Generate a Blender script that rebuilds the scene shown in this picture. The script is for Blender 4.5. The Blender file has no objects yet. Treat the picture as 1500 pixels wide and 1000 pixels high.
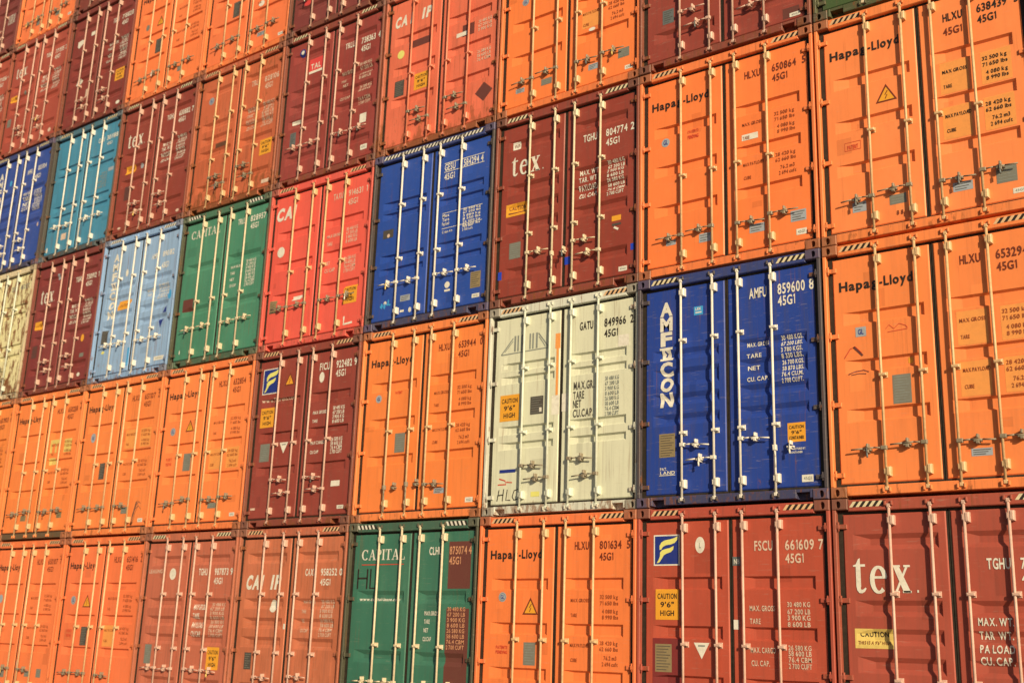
import bpy, bmesh, math, random
from mathutils import Matrix, Vector
R = math.radians
S = bpy.context.scene
COL = S.collection
random.seed(7)

# ------------------------------------------------------------------ camera
cam = bpy.data.objects.new("camera", bpy.data.cameras.new("camera"))
COL.objects.link(cam)
cx = Vector((0.79586129, 0.60454205, 0.03367068))
cu = Vector((0.13012359, -0.2250846, 0.96561109))
cz = Vector((0.59133126, -0.76411114, -0.2578013))
m = Matrix((cx, cu, cz)).transposed().to_4x4()
m.translation = Vector((4.8457, -12.0433, 1.2230))
cam.matrix_world = m
cam.data.sensor_width = 36.0
cam.data.lens = 40.25
cam.data.clip_end = 3000
cam.data.dof.use_dof = True
cam.data.dof.focus_distance = 13.0
cam.data.dof.aperture_fstop = 1.4
S.camera = cam

# ------------------------------------------------------------------ light
SUN_AZ, SUN_EL = R(56), R(21)          # azimuth measured from the wall's outward normal (-Y) towards +X
sd = Vector((math.sin(SUN_AZ) * math.cos(SUN_EL), -math.cos(SUN_AZ) * math.cos(SUN_EL), math.sin(SUN_EL)))
world = bpy.data.worlds.new("World")
S.world = world
world.use_nodes = True
nt = world.node_tree
sky = nt.nodes.new("ShaderNodeTexSky")
sky.sky_type = 'NISHITA'
sky.sun_disc = False
sky.sun_elevation = SUN_EL
sky.sun_rotation = math.atan2(sd.x, sd.y)
sky.dust_density = 2.0
nt.links.new(sky.outputs[0], nt.nodes["Background"].inputs[0])
nt.nodes["Background"].inputs[1].default_value = 0.05
sun = bpy.data.lights.new("sun", 'SUN')
sun.energy = 5.0
sun.angle = R(0.5)
sun.color = (1.0, 0.80, 0.50)
so = bpy.data.objects.new("sun", sun)
COL.objects.link(so)
so.rotation_euler = sd.to_track_quat('Z', 'Y').to_euler()
S.view_settings.view_transform = 'Standard'
S.view_settings.look = 'None'
S.view_settings.exposure = 0.12
S.view_settings.gamma = 1.0

# ------------------------------------------------------------------ colours and materials
def lin(c):
    return tuple((x / 255 / 12.92) if x / 255 <= 0.04045 else ((x / 255 + 0.055) / 1.055) ** 2.4 for x in c)

def mix3(a, b, t):
    return tuple(x * (1 - t) + y * t for x, y in zip(a, b))

MATS = {}

def N(t, kind, **kw):
    n = t.nodes.new(kind)
    for k, v in kw.items():
        if hasattr(n, k):
            setattr(n, k, v)
        else:
            n.inputs[k].default_value = v
    return n

def paint(name, col, rust=0.3, dirt=0.3, fade=0.25, rough=0.45, low=0.12):
    """painted steel: chalky fading, rain streaks, dust, rust spots that gather near the sill"""
    if name in MATS:
        return MATS[name]
    mt = bpy.data.materials.new(name)
    mt.use_nodes = True
    t = mt.node_tree
    L = t.links.new
    bs = t.nodes["Principled BSDF"]
    tc = N(t, "ShaderNodeTexCoord")
    inf = N(t, "ShaderNodeObjectInfo")
    geo = N(t, "ShaderNodeNewGeometry")
    P = geo.outputs['Position']
    def noise(scale, detail, rough_, vec=None, sx=1, sy=1, sz=1):
        mp = N(t, "ShaderNodeMapping")
        mp.inputs['Scale'].default_value = (sx, sy, sz)
        L(P, mp.inputs['Vector'])
        n = N(t, "ShaderNodeTexNoise")
        n.inputs['Scale'].default_value = scale
        n.inputs['Detail'].default_value = detail
        n.inputs['Roughness'].default_value = rough_
        L(mp.outputs[0], n.inputs['Vector'])
        return n.outputs['Fac']
    def ramp(src, a, b):
        r = N(t, "ShaderNodeMapRange")
        r.inputs['From Min'].default_value = a
        r.inputs['From Max'].default_value = b
        r.clamp = True
        L(src, r.inputs['Value'])
        return r.outputs[0]
    def mul(a, b):
        n = N(t, "ShaderNodeMath", operation='MULTIPLY')
        for i, x in enumerate((a, b)):
            if isinstance(x, (int, float)):
                n.inputs[i].default_value = x
            else:
                L(x, n.inputs[i])
        return n.outputs[0]
    def mixc(fac, a, b):
        n = N(t, "ShaderNodeMix", data_type='RGBA')
        L(fac, n.inputs[0]) if not isinstance(fac, float) else setattr(n.inputs[0], 'default_value', fac)
        for i, x in ((6, a), (7, b)):
            if isinstance(x, tuple):
                n.inputs[i].default_value = (*x, 1)
            else:
                L(x, n.inputs[i])
        return n.outputs[2]
    pale = mix3(col, tuple(min(1, c * 1.18 + 0.025) for c in col), 1)
    deep = tuple(c * 0.72 for c in col)
    big = noise(0.9, 3, 0.6)
    c = mixc(mul(ramp(big, 0.35, 0.7), fade * 1.6), col, pale)
    mid = noise(3.2, 5, 0.65, sx=1.0, sy=1.0, sz=0.45)
    c = mixc(mul(ramp(mid, 0.48, 0.75), fade * 1.4), c, deep)
    streak = noise(6.0, 4, 0.6, sx=3.5, sy=1.0, sz=0.16)
    c = mixc(mul(ramp(streak, 0.49, 0.68), dirt * 0.8), c, mix3(deep, (0.10, 0.085, 0.07), 0.55))
    fine = noise(38, 4, 0.7)
    c = mixc(mul(ramp(fine, 0.57, 0.70), 0.25 * dirt + 0.05), c, mix3(col, (0.14, 0.12, 0.10), 0.7))
    # rust in spots and drips
    sep = N(t, "ShaderNodeSeparateXYZ")
    L(tc.outputs['Object'], sep.inputs[0])
    near = N(t, "ShaderNodeMapRange")
    near.inputs['From Min'].default_value = 0.75
    near.inputs['From Max'].default_value = 0.0
    near.inputs['To Min'].default_value = 0.0
    near.inputs['To Max'].default_value = low
    L(sep.outputs[2], near.inputs['Value'])
    rn = noise(7.0, 6, 0.72, sx=1.6, sz=0.55)
    add = N(t, "ShaderNodeMath", operation='ADD')
    L(rn, add.inputs[0]); L(near.outputs[0], add.inputs[1])
    edge = 0.755 - 0.24 * rust
    rm = ramp(add.outputs[0], edge, edge + 0.07)
    rcol = mixc(noise(30, 3, 0.6), (0.10, 0.035, 0.015), (0.30, 0.11, 0.035))
    c = mixc(mul(rm, min(1.0, 0.35 + 0.6 * rust)), c, rcol)
    run = noise(9.0, 3, 0.6, sx=4.0, sz=0.10)
    gate = noise(1.7, 2, 0.5, sx=1.0, sz=0.8)
    runm = mul(ramp(run, 0.585, 0.68), ramp(gate, 0.46, 0.60))
    c = mixc(mul(runm, min(0.85, 0.12 + 1.1 * rust)), c, rcol)
    scr = noise(16.0, 2, 0.5, sx=0.35, sy=1, sz=4.5)
    c = mixc(mul(ramp(scr, 0.655, 0.70), 0.18 + 0.35 * dirt), c, mix3(col, (0.42, 0.36, 0.30), 0.6))
    L(c, bs.inputs['Base Color'])
    rr = N(t, "ShaderNodeMapRange")
    rr.inputs['To Min'].default_value = rough - 0.08
    rr.inputs['To Max'].default_value = rough + 0.25
    L(mid, rr.inputs['Value'])
    L(rr.outputs[0], bs.inputs['Roughness'])
    bs.inputs['Specular IOR Level'].default_value = 0.35
    # slightly uneven sheet steel
    bp = N(t, "ShaderNodeBump")
    bp.inputs['Strength'].default_value = 0.30
    bp.inputs['Distance'].default_value = 0.02
    L(noise(2.6, 3, 0.55), bp.inputs['Height'])
    L(bp.outputs[0], bs.inputs['Normal'])
    MATS[name] = mt
    return mt

def plain(name, col, rough=0.5, metal=0.0, worn=0.25, scale=14.0):
    """printed film, rubber, galvanised steel: a base colour with worn speckle"""
    if name in MATS:
        return MATS[name]
    mt = bpy.data.materials.new(name)
    mt.use_nodes = True
    t = mt.node_tree
    L = t.links.new
    bs = t.nodes["Principled BSDF"]
    geo = N(t, "ShaderNodeNewGeometry")
    n = N(t, "ShaderNodeTexNoise")
    n.inputs['Scale'].default_value = scale
    n.inputs['Detail'].default_value = 5
    n.inputs['Roughness'].default_value = 0.7
    L(geo.outputs['Position'], n.inputs['Vector'])
    r = N(t, "ShaderNodeMapRange")
    r.inputs['From Min'].default_value = 0.45
    r.inputs['From Max'].default_value = 0.8
    r.inputs['To Max'].default_value = worn
    L(n.outputs['Fac'], r.inputs['Value'])
    mx = N(t, "ShaderNodeMix", data_type='RGBA')
    mx.inputs[6].default_value = (*col, 1)
    mx.inputs[7].default_value = (*mix3(col, (0.16, 0.10, 0.06), 0.75), 1)
    L(r.outputs[0], mx.inputs[0])
    L(mx.outputs[2], bs.inputs['Base Color'])
    bs.inputs['Roughness'].default_value = rough
    bs.inputs['Metallic'].default_value = metal
    MATS[name] = mt
    return mt

LIGHT = (1.24, 1.02, 0.68)
def alb(r, g, b):
    return tuple(max(0.008, min(0.88, x / l)) for x, l in zip(lin((r, g, b)), LIGHT))

# container paints: colour as the low sun shows it, divided by the light
PAINT = {
    'orange':    dict(col=alb(264, 133, 64), rust=0.05, dirt=0.12, fade=0.16),
    'amber':     dict(col=alb(265, 139, 65), rust=0.08, dirt=0.16, fade=0.2),
    'coral':     dict(col=alb(260, 126, 62), rust=0.10, dirt=0.14, fade=0.16),
    'brick':     dict(col=alb(186, 80, 53), rust=0.22, dirt=0.25, fade=0.2),
    'florid':    dict(col=alb(198, 80, 54), rust=0.16, dirt=0.2, fade=0.18),
    'oxide':     dict(col=alb(160, 66, 47), rust=0.28, dirt=0.3, fade=0.25),
    'maroon':    dict(col=alb(142, 56, 44), rust=0.2, dirt=0.3, fade=0.25),
    'wine':      dict(col=alb(138, 60, 46), rust=0.15, dirt=0.25, fade=0.2),
    'clay':      dict(col=alb(212, 110, 70), rust=0.35, dirt=0.3, fade=0.3),
    'salmon':    dict(col=alb(244, 118, 78), rust=0.45, dirt=0.28, fade=0.25, low=0.26),
    'scarlet':   dict(col=alb(256, 98, 74), rust=0.14, dirt=0.14, fade=0.15),
    'rustorange': dict(col=alb(214, 104, 62), rust=0.5, dirt=0.35, fade=0.3, low=0.2),
    'navy':      dict(col=alb(42, 68, 126), rust=0.22, dirt=0.38, fade=0.15),
    'cobalt':    dict(col=alb(46, 75, 136), rust=0.15, dirt=0.2, fade=0.18),
    'royal':     dict(col=alb(54, 76, 130), rust=0.15, dirt=0.3, fade=0.2),
    'teal':      dict(col=alb(78, 142, 148), rust=0.25, dirt=0.25, fade=0.25),
    'skyblue':   dict(col=alb(158, 184, 198), rust=0.3, dirt=0.6, fade=0.2),
    'green':     dict(col=alb(66, 112, 80), rust=0.14, dirt=0.3, fade=0.2),
    'grass':     dict(col=alb(78, 134, 92), rust=0.2, dirt=0.3, fade=0.25),
    'moss':      dict(col=alb(80, 92, 52), rust=0.2, dirt=0.3, fade=0.2),
    'ivory':     dict(col=alb(240, 226, 182), rust=0.26, dirt=0.22, fade=0.12),
    'cream':     dict(col=alb(252, 220, 158), rust=0.85, dirt=0.35, fade=0.3),
}

def vary(k, seed):
    d = dict(PAINT[k])
    g = random.Random(seed * 13 + 1)
    v = g.uniform(0.93, 1.05)
    d['col'] = (min(.9, d['col'][0] * v), d['col'][1] * v * g.uniform(0.93, 1.07), d['col'][2] * v * g.uniform(0.85, 1.15))
    d['rust'] *= g.uniform(0.7, 1.5)
    d['dirt'] *= g.uniform(0.7, 1.6)
    d['fade'] *= g.uniform(0.7, 1.5)
    d['rough'] = g.uniform(0.36, 0.56)
    return d

def P_door(k, seed):
    return paint("paint_%s_%d" % (k, seed), **vary(k, seed))

def P_touch(k, seed, f):
    d = vary(k, seed)
    d['col'] = tuple(min(.9, x * f) for x in d['col'])
    return paint("touch_up_%s_%d_%d" % (k, seed, int(f * 100)), **d)

def P_frame(k, grime=0.22):
    d = dict(PAINT[k])
    cold = k in ('navy', 'cobalt', 'royal', 'teal', 'green', 'grass', 'skyblue')
    d['col'] = mix3(d['col'], (0.075, 0.058, 0.038) if cold else (0.15, 0.085, 0.05), min(.93, grime * (2.9 if cold and k != 'skyblue' else 1.3)))
    d['rust'] = min(0.8, d['rust'] + 0.3)
    d['dirt'] = d['dirt'] + 0.25
    return paint("frame_%s_%d" % (k, int(grime * 100)), **d)

def P_cast(k):
    d = dict(PAINT[k])
    d['col'] = mix3(d['col'], (0.13, 0.085, 0.065), 0.68)
    d['rust'] = 0.55
    d['dirt'] = 0.5
    return paint("casting_" + k, **d)

INK = {
    'W': ("white_lettering", alb(250, 228, 184), 0.5),
    'V': ("dull_white_lettering", alb(240, 196, 150), 0.6),
    'K': ("black_lettering", (0.022, 0.016, 0.014), 0.3),
    'B': ("brown_lettering", (0.17, 0.030, 0.012), 0.5),
    'b': ("faded_brown_lettering", (0.33, 0.075, 0.022), 0.6),
    'Y': ("yellow_film", alb(254, 166, 42), 0.2),
    'L': ("pale_yellow_film", alb(246, 200, 96), 0.4),
    'S': ("orange_yellow_film", alb(258, 158, 70), 0.25),
    'G': ("grey_plate", (0.20, 0.21, 0.19), 0.4),
    'D': ("dark_plate", (0.075, 0.07, 0.065), 0.4),
    'C': ("khaki_plate", (0.28, 0.22, 0.12), 0.4),
    'N': ("navy_film", alb(36, 52, 116), 0.2),
    'E': ("lemon_film", alb(248, 226, 108), 0.2),
    'R': ("red_film", alb(236, 74, 62), 0.2),
    'T': ("turquoise_film", alb(70, 160, 190), 0.3),
    'A': ("silver_film", alb(176, 172, 156), 0.4),
    'M': ("maroon_patch", alb(140, 48, 40), 0.3),
    'O': ("brown_patch", alb(116, 60, 44), 0.25),
    'P': ("pink_lettering", alb(226, 70, 40), 0.5),
    'U': ("blue_tape", alb(40, 70, 170), 0.2),
    'H': ("rust_smear", (0.12, 0.05, 0.025), 0.6),
    'Q': ("green_seal", alb(80, 170, 120), 0.2),
    'F': ("faded_grey_lettering", alb(150, 146, 120), 0.6),
    'X': ("grey_green_plate", alb(112, 112, 96), 0.4),
    'Z': ("cream_stripe", alb(246, 214, 150), 0.4),
    'J': ("peach_stripe", alb(246, 186, 120), 0.4),
    'I': ("copper_lettering", alb(226, 150, 96), 0.5),
}

def ink(k):
    n, c, w = INK[k]
    return plain(n, c, rough=0.5, worn=w)

RUBBER = plain("gasket_rubber", (0.019, 0.014, 0.009), rough=0.7, worn=0.3)
HOLE = plain("casting_hole", (0.016, 0.012, 0.010), rough=0.9, worn=0.3)
BAR = {
    'cream': plain("bar_cream_galvanised", alb(236, 202, 146), rough=0.48, worn=0.5, scale=22),
    'tan': plain("bar_tan_galvanised", alb(234, 180, 114), rough=0.5, worn=0.6, scale=22),
    'white': plain("bar_white_paint", alb(246, 222, 178), rough=0.42, worn=0.35, scale=18),
    'rosy': plain("bar_rosy_galvanised", alb(228, 174, 134), rough=0.5, worn=0.55, scale=20),
    'salmon': plain("bar_salmon_paint", alb(240, 130, 84), rough=0.45, worn=0.5, scale=16),
    'ivory': plain("bar_ivory_paint", alb(232, 220, 174), rough=0.45, worn=0.4, scale=16),
}
HANDLE = plain("handle_steel", alb(150, 128, 92), rough=0.45, worn=0.6, scale=26)
BODYSTEEL = {}

# ------------------------------------------------------------------ mesh helpers
class MB:
    def __init__(self):
        self.v = []; self.f = []; self.sm = []
    def poly(self, pts, smooth=False):
        b = len(self.v); self.v += [tuple(p) for p in pts]
        self.f.append(tuple(range(b, b + len(pts)))); self.sm.append(smooth)
    def box(self, x0, y0, z0, x1, y1, z1):
        b = len(self.v)
        self.v += [(x0, y0, z0), (x1, y0, z0), (x1, y1, z0), (x0, y1, z0), (x0, y0, z1), (x1, y0, z1), (x1, y1, z1), (x0, y1, z1)]
        for q in ((0, 1, 5, 4), (1, 2, 6, 5), (2, 3, 7, 6), (3, 0, 4, 7), (4, 5, 6, 7), (3, 2, 1, 0)):
            self.f.append(tuple(b + i for i in q)); self.sm.append(False)
    def cbox(self, x0, y0, z0, x1, y1, z1, c=0.006):
        """box whose front (low y) edges are chamfered"""
        b = len(self.v)
        self.v += [(x0 + c, y0, z0 + c), (x1 - c, y0, z0 + c), (x1 - c, y0, z1 - c), (x0 + c, y0, z1 - c),
                   (x0, y0 + c, z0), (x1, y0 + c, z0), (x1, y0 + c, z1), (x0, y0 + c, z1),
                   (x0, y1, z0), (x1, y1, z0), (x1, y1, z1), (x0, y1, z1)]
        for q in ((0, 1, 2, 3), (0, 4, 5, 1), (1, 5, 6, 2), (2, 6, 7, 3), (3, 7, 4, 0), (4, 8, 9, 5), (5, 9, 10, 6), (6, 10, 11, 7), (7, 11, 8, 4), (11, 10, 9, 8)):
            self.f.append(tuple(b + i for i in q)); self.sm.append(False)
    def tube(self, p, q, r, n=10, cap=True):
        p = Vector(p); q = Vector(q); d = (q - p).normalized()
        a = d.orthogonal().normalized(); c = d.cross(a)
        b = len(self.v)
        for e in (p, q):
            for i in range(n):
                t = 2 * math.pi * i / n
                self.v.append(tuple(e + a * (r * math.cos(t)) + c * (r * math.sin(t))))
        for i in range(n):
            j = (i + 1) % n
            self.f.append((b + i, b + j, b + n + j, b + n + i)); self.sm.append(True)
        if cap:
            self.f.append(tuple(b + i for i in reversed(range(n)))); self.sm.append(False)
            self.f.append(tuple(b + n + i for i in range(n))); self.sm.append(False)
    def mesh(self, name):
        me = bpy.data.meshes.new(name)
        me.from_pydata(self.v, [], self.f)
        me.polygons.foreach_set('use_smooth', self.sm)
        me.update()
        return me

MESH = {}
def cached(key, fn):
    if key not in MESH:
        MESH[key] = fn()
    return MESH[key]

def part(name, me, mat, parent, loc=None):
    o = bpy.data.objects.new(name, me)
    COL.objects.link(o)
    o.parent = parent
    if loc:
        o.location = loc
    if len(me.materials) == 0:
        me.materials.append(mat)
    o.material_slots[0].link = 'OBJECT'
    o.material_slots[0].material = mat
    return o

# ------------------------------------------------------------------ container dimensions (metres)
CW, CH, CL = 2.438, 2.896, 12.192
PX, PZ = 2.465, 2.905
DY = 0.055            # door skin behind the front plane of the posts
DEPTH = 0.031
DW0, DW1 = 0.152, 2.730
LEAF = ((0.099, 1.196), (1.242, 2.339))
BARS = (0.622, 1.052, 1.392, 1.822)
GROOVES = {   # top, bottom of each pressed-in band, slope width
    'three': ([(2.085, 1.935), (1.53, 1.38), (0.975, 0.825)], 0.024),
    'two':   ([(2.09, 1.965), (1.90, 1.79), (1.205, 1.085), (0.985, 0.88)], 0.024),
    'four':  ([(1.945, 1.80), (1.70, 1.47), (1.385, 1.235), (1.13, 0.985)], 0.058),
    'five':  ([(2.515, 2.35), (1.825, 1.66), (1.535, 1.37), (1.25, 1.085), (0.57, 0.41)], 0.05),
    'soft':  ([(1.935, 1.76), (1.12, 0.945)], 0.06),
}
ENDS = (0.18, 0.028)    # run-out of a band at its left and right end
GU = (0.105, 0.085)   # distance of the band's ends from the leaf's outer and inner edge

def band_u(side):
    a, b = LEAF[side]
    return (a + GU[0], b - GU[1]) if side == 0 else (a + GU[1], b - GU[0])

def groove_depth(style, side, u, w):
    gs, s = GROOVES[style]
    ua, ub = band_u(side)
    fu = max(0.0, min(1.0, (u - ua) / ENDS[0], (ub - u) / ENDS[1]))
    fw = 0.0
    for t, b in gs:
        fw = max(fw, min(1.0, (t - w) / s, (w - b) / s))
    return DEPTH * max(0.0, min(fu, fw))

def door_mesh(style, side):
    gs, s = GROOVES[style]
    u0, u1 = LEAF[side]
    ua, ub = band_u(side)
    us = [u0, u0 + .012, ua, ua + ENDS[0], ub - ENDS[1], ub, u1 - .012, u1]
    ws = {DW0, DW1, DW0 + .012, DW1 - .012}
    for t, b in gs:
        ws |= {t, t - s, b + s, b}
    ws = sorted(ws)
    mb = MB()
    idx = {}
    for i, u in enumerate(us):
        for j, w in enumerate(ws):
            d = groove_depth(style, side, u, w)
            rim = 0.010 if i in (0, len(us) - 1) or j in (0, len(ws) - 1) else 0.0
            idx[i, j] = len(mb.v)
            mb.v.append((u, DY + d + rim, w))
    for i in range(len(us) - 1):
        for j in range(len(ws) - 1):
            q = (idx[i, j], idx[i + 1, j], idx[i + 1, j + 1], idx[i, j + 1])
            # mitre the corners of each pressed band
            ys = [mb.v[k][1] for k in q]
            if max(ys) - min(ys) > 1e-5 and sum(y > min(ys) + 1e-5 for y in ys) == 1:
                k = max(range(4), key=lambda n: ys[n])
                mb.f.append((q[k], q[(k + 1) % 4], q[(k + 2) % 4])); mb.f.append((q[k], q[(k + 2) % 4], q[(k + 3) % 4]))
                mb.sm += [False, False]
            else:
                mb.f.append(q); mb.sm.append(False)
    yb = 0.112
    for rim in ([(us[0], w) for w in ws], [(u, ws[-1]) for u in us], [(us[-1], w) for w in reversed(ws)], [(u, ws[0]) for u in reversed(us)]):
        for (a, b), (c, d) in zip(rim, rim[1:]):
            mb.poly([(a, DY + .010, b), (c, DY + .010, d), (c, yb, d), (a, yb, b)])
    return mb.mesh("door_%s" % style)

def gasket_mesh(side):
    u0, u1 = LEAF[side]
    mb = MB()
    o, i_ = 0.0555, 0.019
    a, b = (u0 - o, u1 + i_) if side == 0 else (u0 - i_, u1 + o)
    c, d = DW0 - 0.029, DW1 + 0.0275
    y0, y1 = 0.066, 0.111
    mb.box(a, y0, c, u0 - .001, y1, d)
    mb.box(u1 + .001, y0, c, b, y1, d)
    mb.box(u0 - .001, y0, c, u1 + .001, y1, DW0 - .001)
    mb.box(u0 - .001, y0, DW1 + .001, u1 + .001, y1, d)
    return mb.mesh("gasket")

def hinge_mesh(side):
    mb = MB()
    s = 1 if side == 0 else -1
    e = 0.0 if side == 0 else CW
    def bx(u0, y0, w0, u1, y1, w1):
        a, b = sorted((e + s * u0, e + s * u1))
        mb.cbox(a, y0, w0, b, y1, w1, .004)
    bx(0.030, 0.006, -0.022, 0.074, 0.056, 0.022)
    bx(0.072, 0.034, -0.026, 0.150, 0.0545, 0.026)
    mb.tube((e + s * 0.060, 0.022, -0.048), (e + s * 0.060, 0.022, 0.048), 0.013, 8)
    return mb.mesh("hinge")

def post_mesh(side):
    mb = MB()
    s = 1 if side == 0 else -1
    e = 0.0 if side == 0 else CW
    def bx(u0, y0, w0, u1, y1, w1, c=.006):
        a, b = sorted((e + s * u0, e + s * u1))
        mb.cbox(a, y0, w0, b, y1, w1, c)
    bx(0.002, 0.004, 0.119, 0.042, 0.16, CH - 0.119)
    bx(0.0425, 0.125, 0.119, 0.098, 0.16, CH - 0.119)
    return mb.mesh("corner_post")

def casting_mesh(side, top):
    """corner casting: a block with an oblong hole in its front face"""
    mb = MB()
    w, h, d = 0.178, 0.118, 0.162
    x0 = 0.0 if side == 0 else CW - w
    z0 = CH - h if top else 0.0
    y0 = 0.0
    n = 20
    cx_ = x0 + (0.075 if side == 0 else w - 0.075); cz_ = z0 + 0.056
    ring = []; out = []
    c = .008
    for i in range(n):
        t = 2 * math.pi * (i + .5) / n
        ca, sa = math.cos(t), math.sin(t)
        ring.append((cx_ + 0.027 * ca, cz_ + 0.040 * math.copysign(abs(sa) ** .8, sa)))
        # ray to the rectangle
        k = 1e9
        if ca > 1e-6: k = min(k, (x0 + w - c - cx_) / ca)
        if ca < -1e-6: k = min(k, (x0 + c - cx_) / ca)
        if sa > 1e-6: k = min(k, (z0 + h - c - cz_) / sa)
        if sa < -1e-6: k = min(k, (z0 + c - cz_) / sa)
        out.append((cx_ + k * ca, cz_ + k * sa))
    corners = [(x0 + w - c, z0 + h - c), (x0 + c, z0 + h - c), (x0 + c, z0 + c), (x0 + w - c, z0 + c)]
    for i in range(n):
        j = (i + 1) % n
        mb.poly([(ring[i][0], y0, ring[i][1]), (out[i][0], y0, out[i][1]), (out[j][0], y0, out[j][1]), (ring[j][0], y0, ring[j][1])][::-1])
        if abs(out[i][0] - out[j][0]) > 1e-5 and abs(out[i][1] - out[j][1]) > 1e-5:
            k = min(corners, key=lambda p: (p[0] - out[i][0]) ** 2 + (p[1] - out[i][1]) ** 2 + (p[0] - out[j][0]) ** 2 + (p[1] - out[j][1]) ** 2)
            mb.poly([(out[i][0], y0, out[i][1]), (out[j][0], y0, out[j][1]), (k[0], y0, k[1])])
        mb.poly([(ring[i][0], y0, ring[i][1]), (ring[j][0], y0, ring[j][1]), (ring[j][0], y0 + .07, ring[j][1]), (ring[i][0], y0 + .07, ring[i][1])])
    a = [(x0 + c, y0, z0 + c), (x0 + w - c, y0, z0 + c), (x0 + w - c, y0, z0 + h - c), (x0 + c, y0, z0 + h - c)]
    b = [(x0, y0 + c, z0), (x0 + w, y0 + c, z0), (x0 + w, y0 + c, z0 + h), (x0, y0 + c, z0 + h)]
    e = [(p[0], y0 + d, p[2]) for p in b]
    for i in range(4):
        j = (i + 1) % 4
        mb.poly([a[i], a[j], b[j], b[i]]); mb.poly([b[i], b[j], e[j], e[i]])
    mb.poly(e[::-1])
    mb.poly([(p[0], y0 + .068, p[1]) for p in ring])
    return mb.mesh("corner_casting")

def header_mesh():
    mb = MB()
    mb.cbox(0.1795, 0.010, DW1 + 0.029, CW - 0.1795, 0.16, CH - 0.014, .008)
    mb.box(0.0475, 0.1120, DW1 + 0.028, 0.1785, 0.158, CH - 0.1205)
    mb.box(CW - 0.1785, 0.1120, DW1 + 0.028, CW - 0.0475, 0.158, CH - 0.1205)
    return mb.mesh("header")

def sill_mesh(pockets):
    mb = MB()
    top = DW0 - 0.030
    xs = [(0.1795, CW - 0.1795)]
    if pockets:
        xs = [(0.1795, 0.215), (0.375, CW - 0.375), (CW - 0.215, CW - 0.1795)]
        for a in (0.215, CW - 0.375):
            mb.box(a + .0005, 0.013, 0.088, a + .1595, 0.158, top - .001)
            mb.box(a + .0005, 0.12, 0.012, a + .1595, 0.157, 0.0875)
    for a, b in xs:
        mb.cbox(a, 0.010, 0.020, b, 0.16, top, .006)
    return mb.mesh("sill")

def body_mesh():
    """corrugated side walls, roof and far end of the box"""
    mb = MB()
    z0, z1 = 0.10, CH - 0.03
    y = 0.165; n = 0; prof = []
    while y < CL - 0.3:
        prof += [(y, 0.012), (y + .07, 0.012), (y + .138, 0.048), (y + .208, 0.048)]
        y += 0.276
    prof.append((CL - .02, 0.012))
    for s in (0, 1):
        for (ya, da), (yb, db) in zip(prof, prof[1:]):
            xa, xb = (da, db) if s == 0 else (CW - da, CW - db)
            mb.poly([(xa, ya, z0), (xb, yb, z0), (xb, yb, z1), (xa, ya, z1)])
    mb.box(0.010, 0.165, CH - 0.029, CW - 0.010, CL - 0.005, CH - 0.010)
    mb.box(0.010, 0.165, 0.02, CW - 0.010, CL - 0.005, 0.099)
    mb.box(0.012, CL - 0.019, 0.0995, CW - 0.012, CL, CH - 0.0295)
    mb.box(0.050, 0.114, 0.125, CW - 0.050, 0.120, CH - 0.124)
    return mb.mesh("body")

def bar_mesh():
    mb = MB()
    y = 0.010
    mb.tube((0, y, 0.085), (0, y, 2.805), 0.0150, 12)
    for z in (0.070, 2.795):                       # cam ends that hook the keepers
        mb.cbox(-0.020, -0.008, z - .012, 0.022, 0.030, z + .030, .006)
    return mb.mesh("locking_bar")

def keeper_mesh():
    mb = MB()
    for z in (0.062, 2.825):
        mb.cbox(-0.045, -0.014, z - .020, -0.024, 0.0095, z + .028, .004)
        mb.cbox(0.026, -0.014, z - .020, 0.046, 0.0095, z + .028, .004)
    return mb.mesh("cam_keeper")

def guide_mesh(zs):
    mb = MB()
    for z in (2.652, 0.262):
        mb.cbox(0.004, -0.010, z - .052, 0.052, DY + .012, z + .050, .012)
        mb.cbox(-0.024, -0.004, z - .03, 0.0035, DY + .011, z + .03, .006)
    for z in zs:
        mb.cbox(-0.025, -0.0115, z - .016, 0.056, DY + .010, z + .016, .006)
        mb.cbox(-0.0255, DY - .009, z - .032, 0.0565, DY + .009, z + .032, .004)
    return mb.mesh("bar_bracket")

def handle_mesh(d, droop):
    """flat swing handle with its hub on the bar; d = +1 right, -1 left"""
    mb = MB()
    L = 0.37
    def bx(a, y0, z0, b, y1, z1, c=.004):
        a, b = sorted((a * d, b * d)); mb.cbox(a, y0, z0, b, y1, z1, c)
    bx(-0.022, -0.012, -0.022, 0.044, 0.032, 0.022, .006)
    pts = [(0.05, 0.0), (0.12, 0.004), (0.24, -0.003 - droop), (L, -0.012 - droop)]
    for (a, za), (b, zb) in zip(pts, pts[1:]):
        mb.tube((a * d, 0.000, za), (b * d, 0.000, zb), 0.009, 8)
    return mb.mesh("handle")

def catch_mesh(d):
    mb = MB()
    a, b = sorted((0.165 * d, 0.215 * d))
    mb.cbox(a + .008, -0.012, -0.044, b - .008, DY + .006, -0.012, .004)
    mb.cbox(a + .014, -0.013, 0.013, b - .014, DY + .007, 0.056, .005)
    mb.cbox(a - .016, -0.008, -0.024, b + .016, 0.040, -0.006, .004)
    return mb.mesh("handle_catch")

def seal_mesh(d):
    mb = MB()
    x = 0.19 * d
    mb.tube((x, -0.018, 0.012), (x, -0.020, -0.062), 0.0045, 6)
    mb.tube((x, -0.019, -0.048), (x + .004, -0.021, -0.098), 0.0105, 8)
    return mb.mesh("seal")

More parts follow.
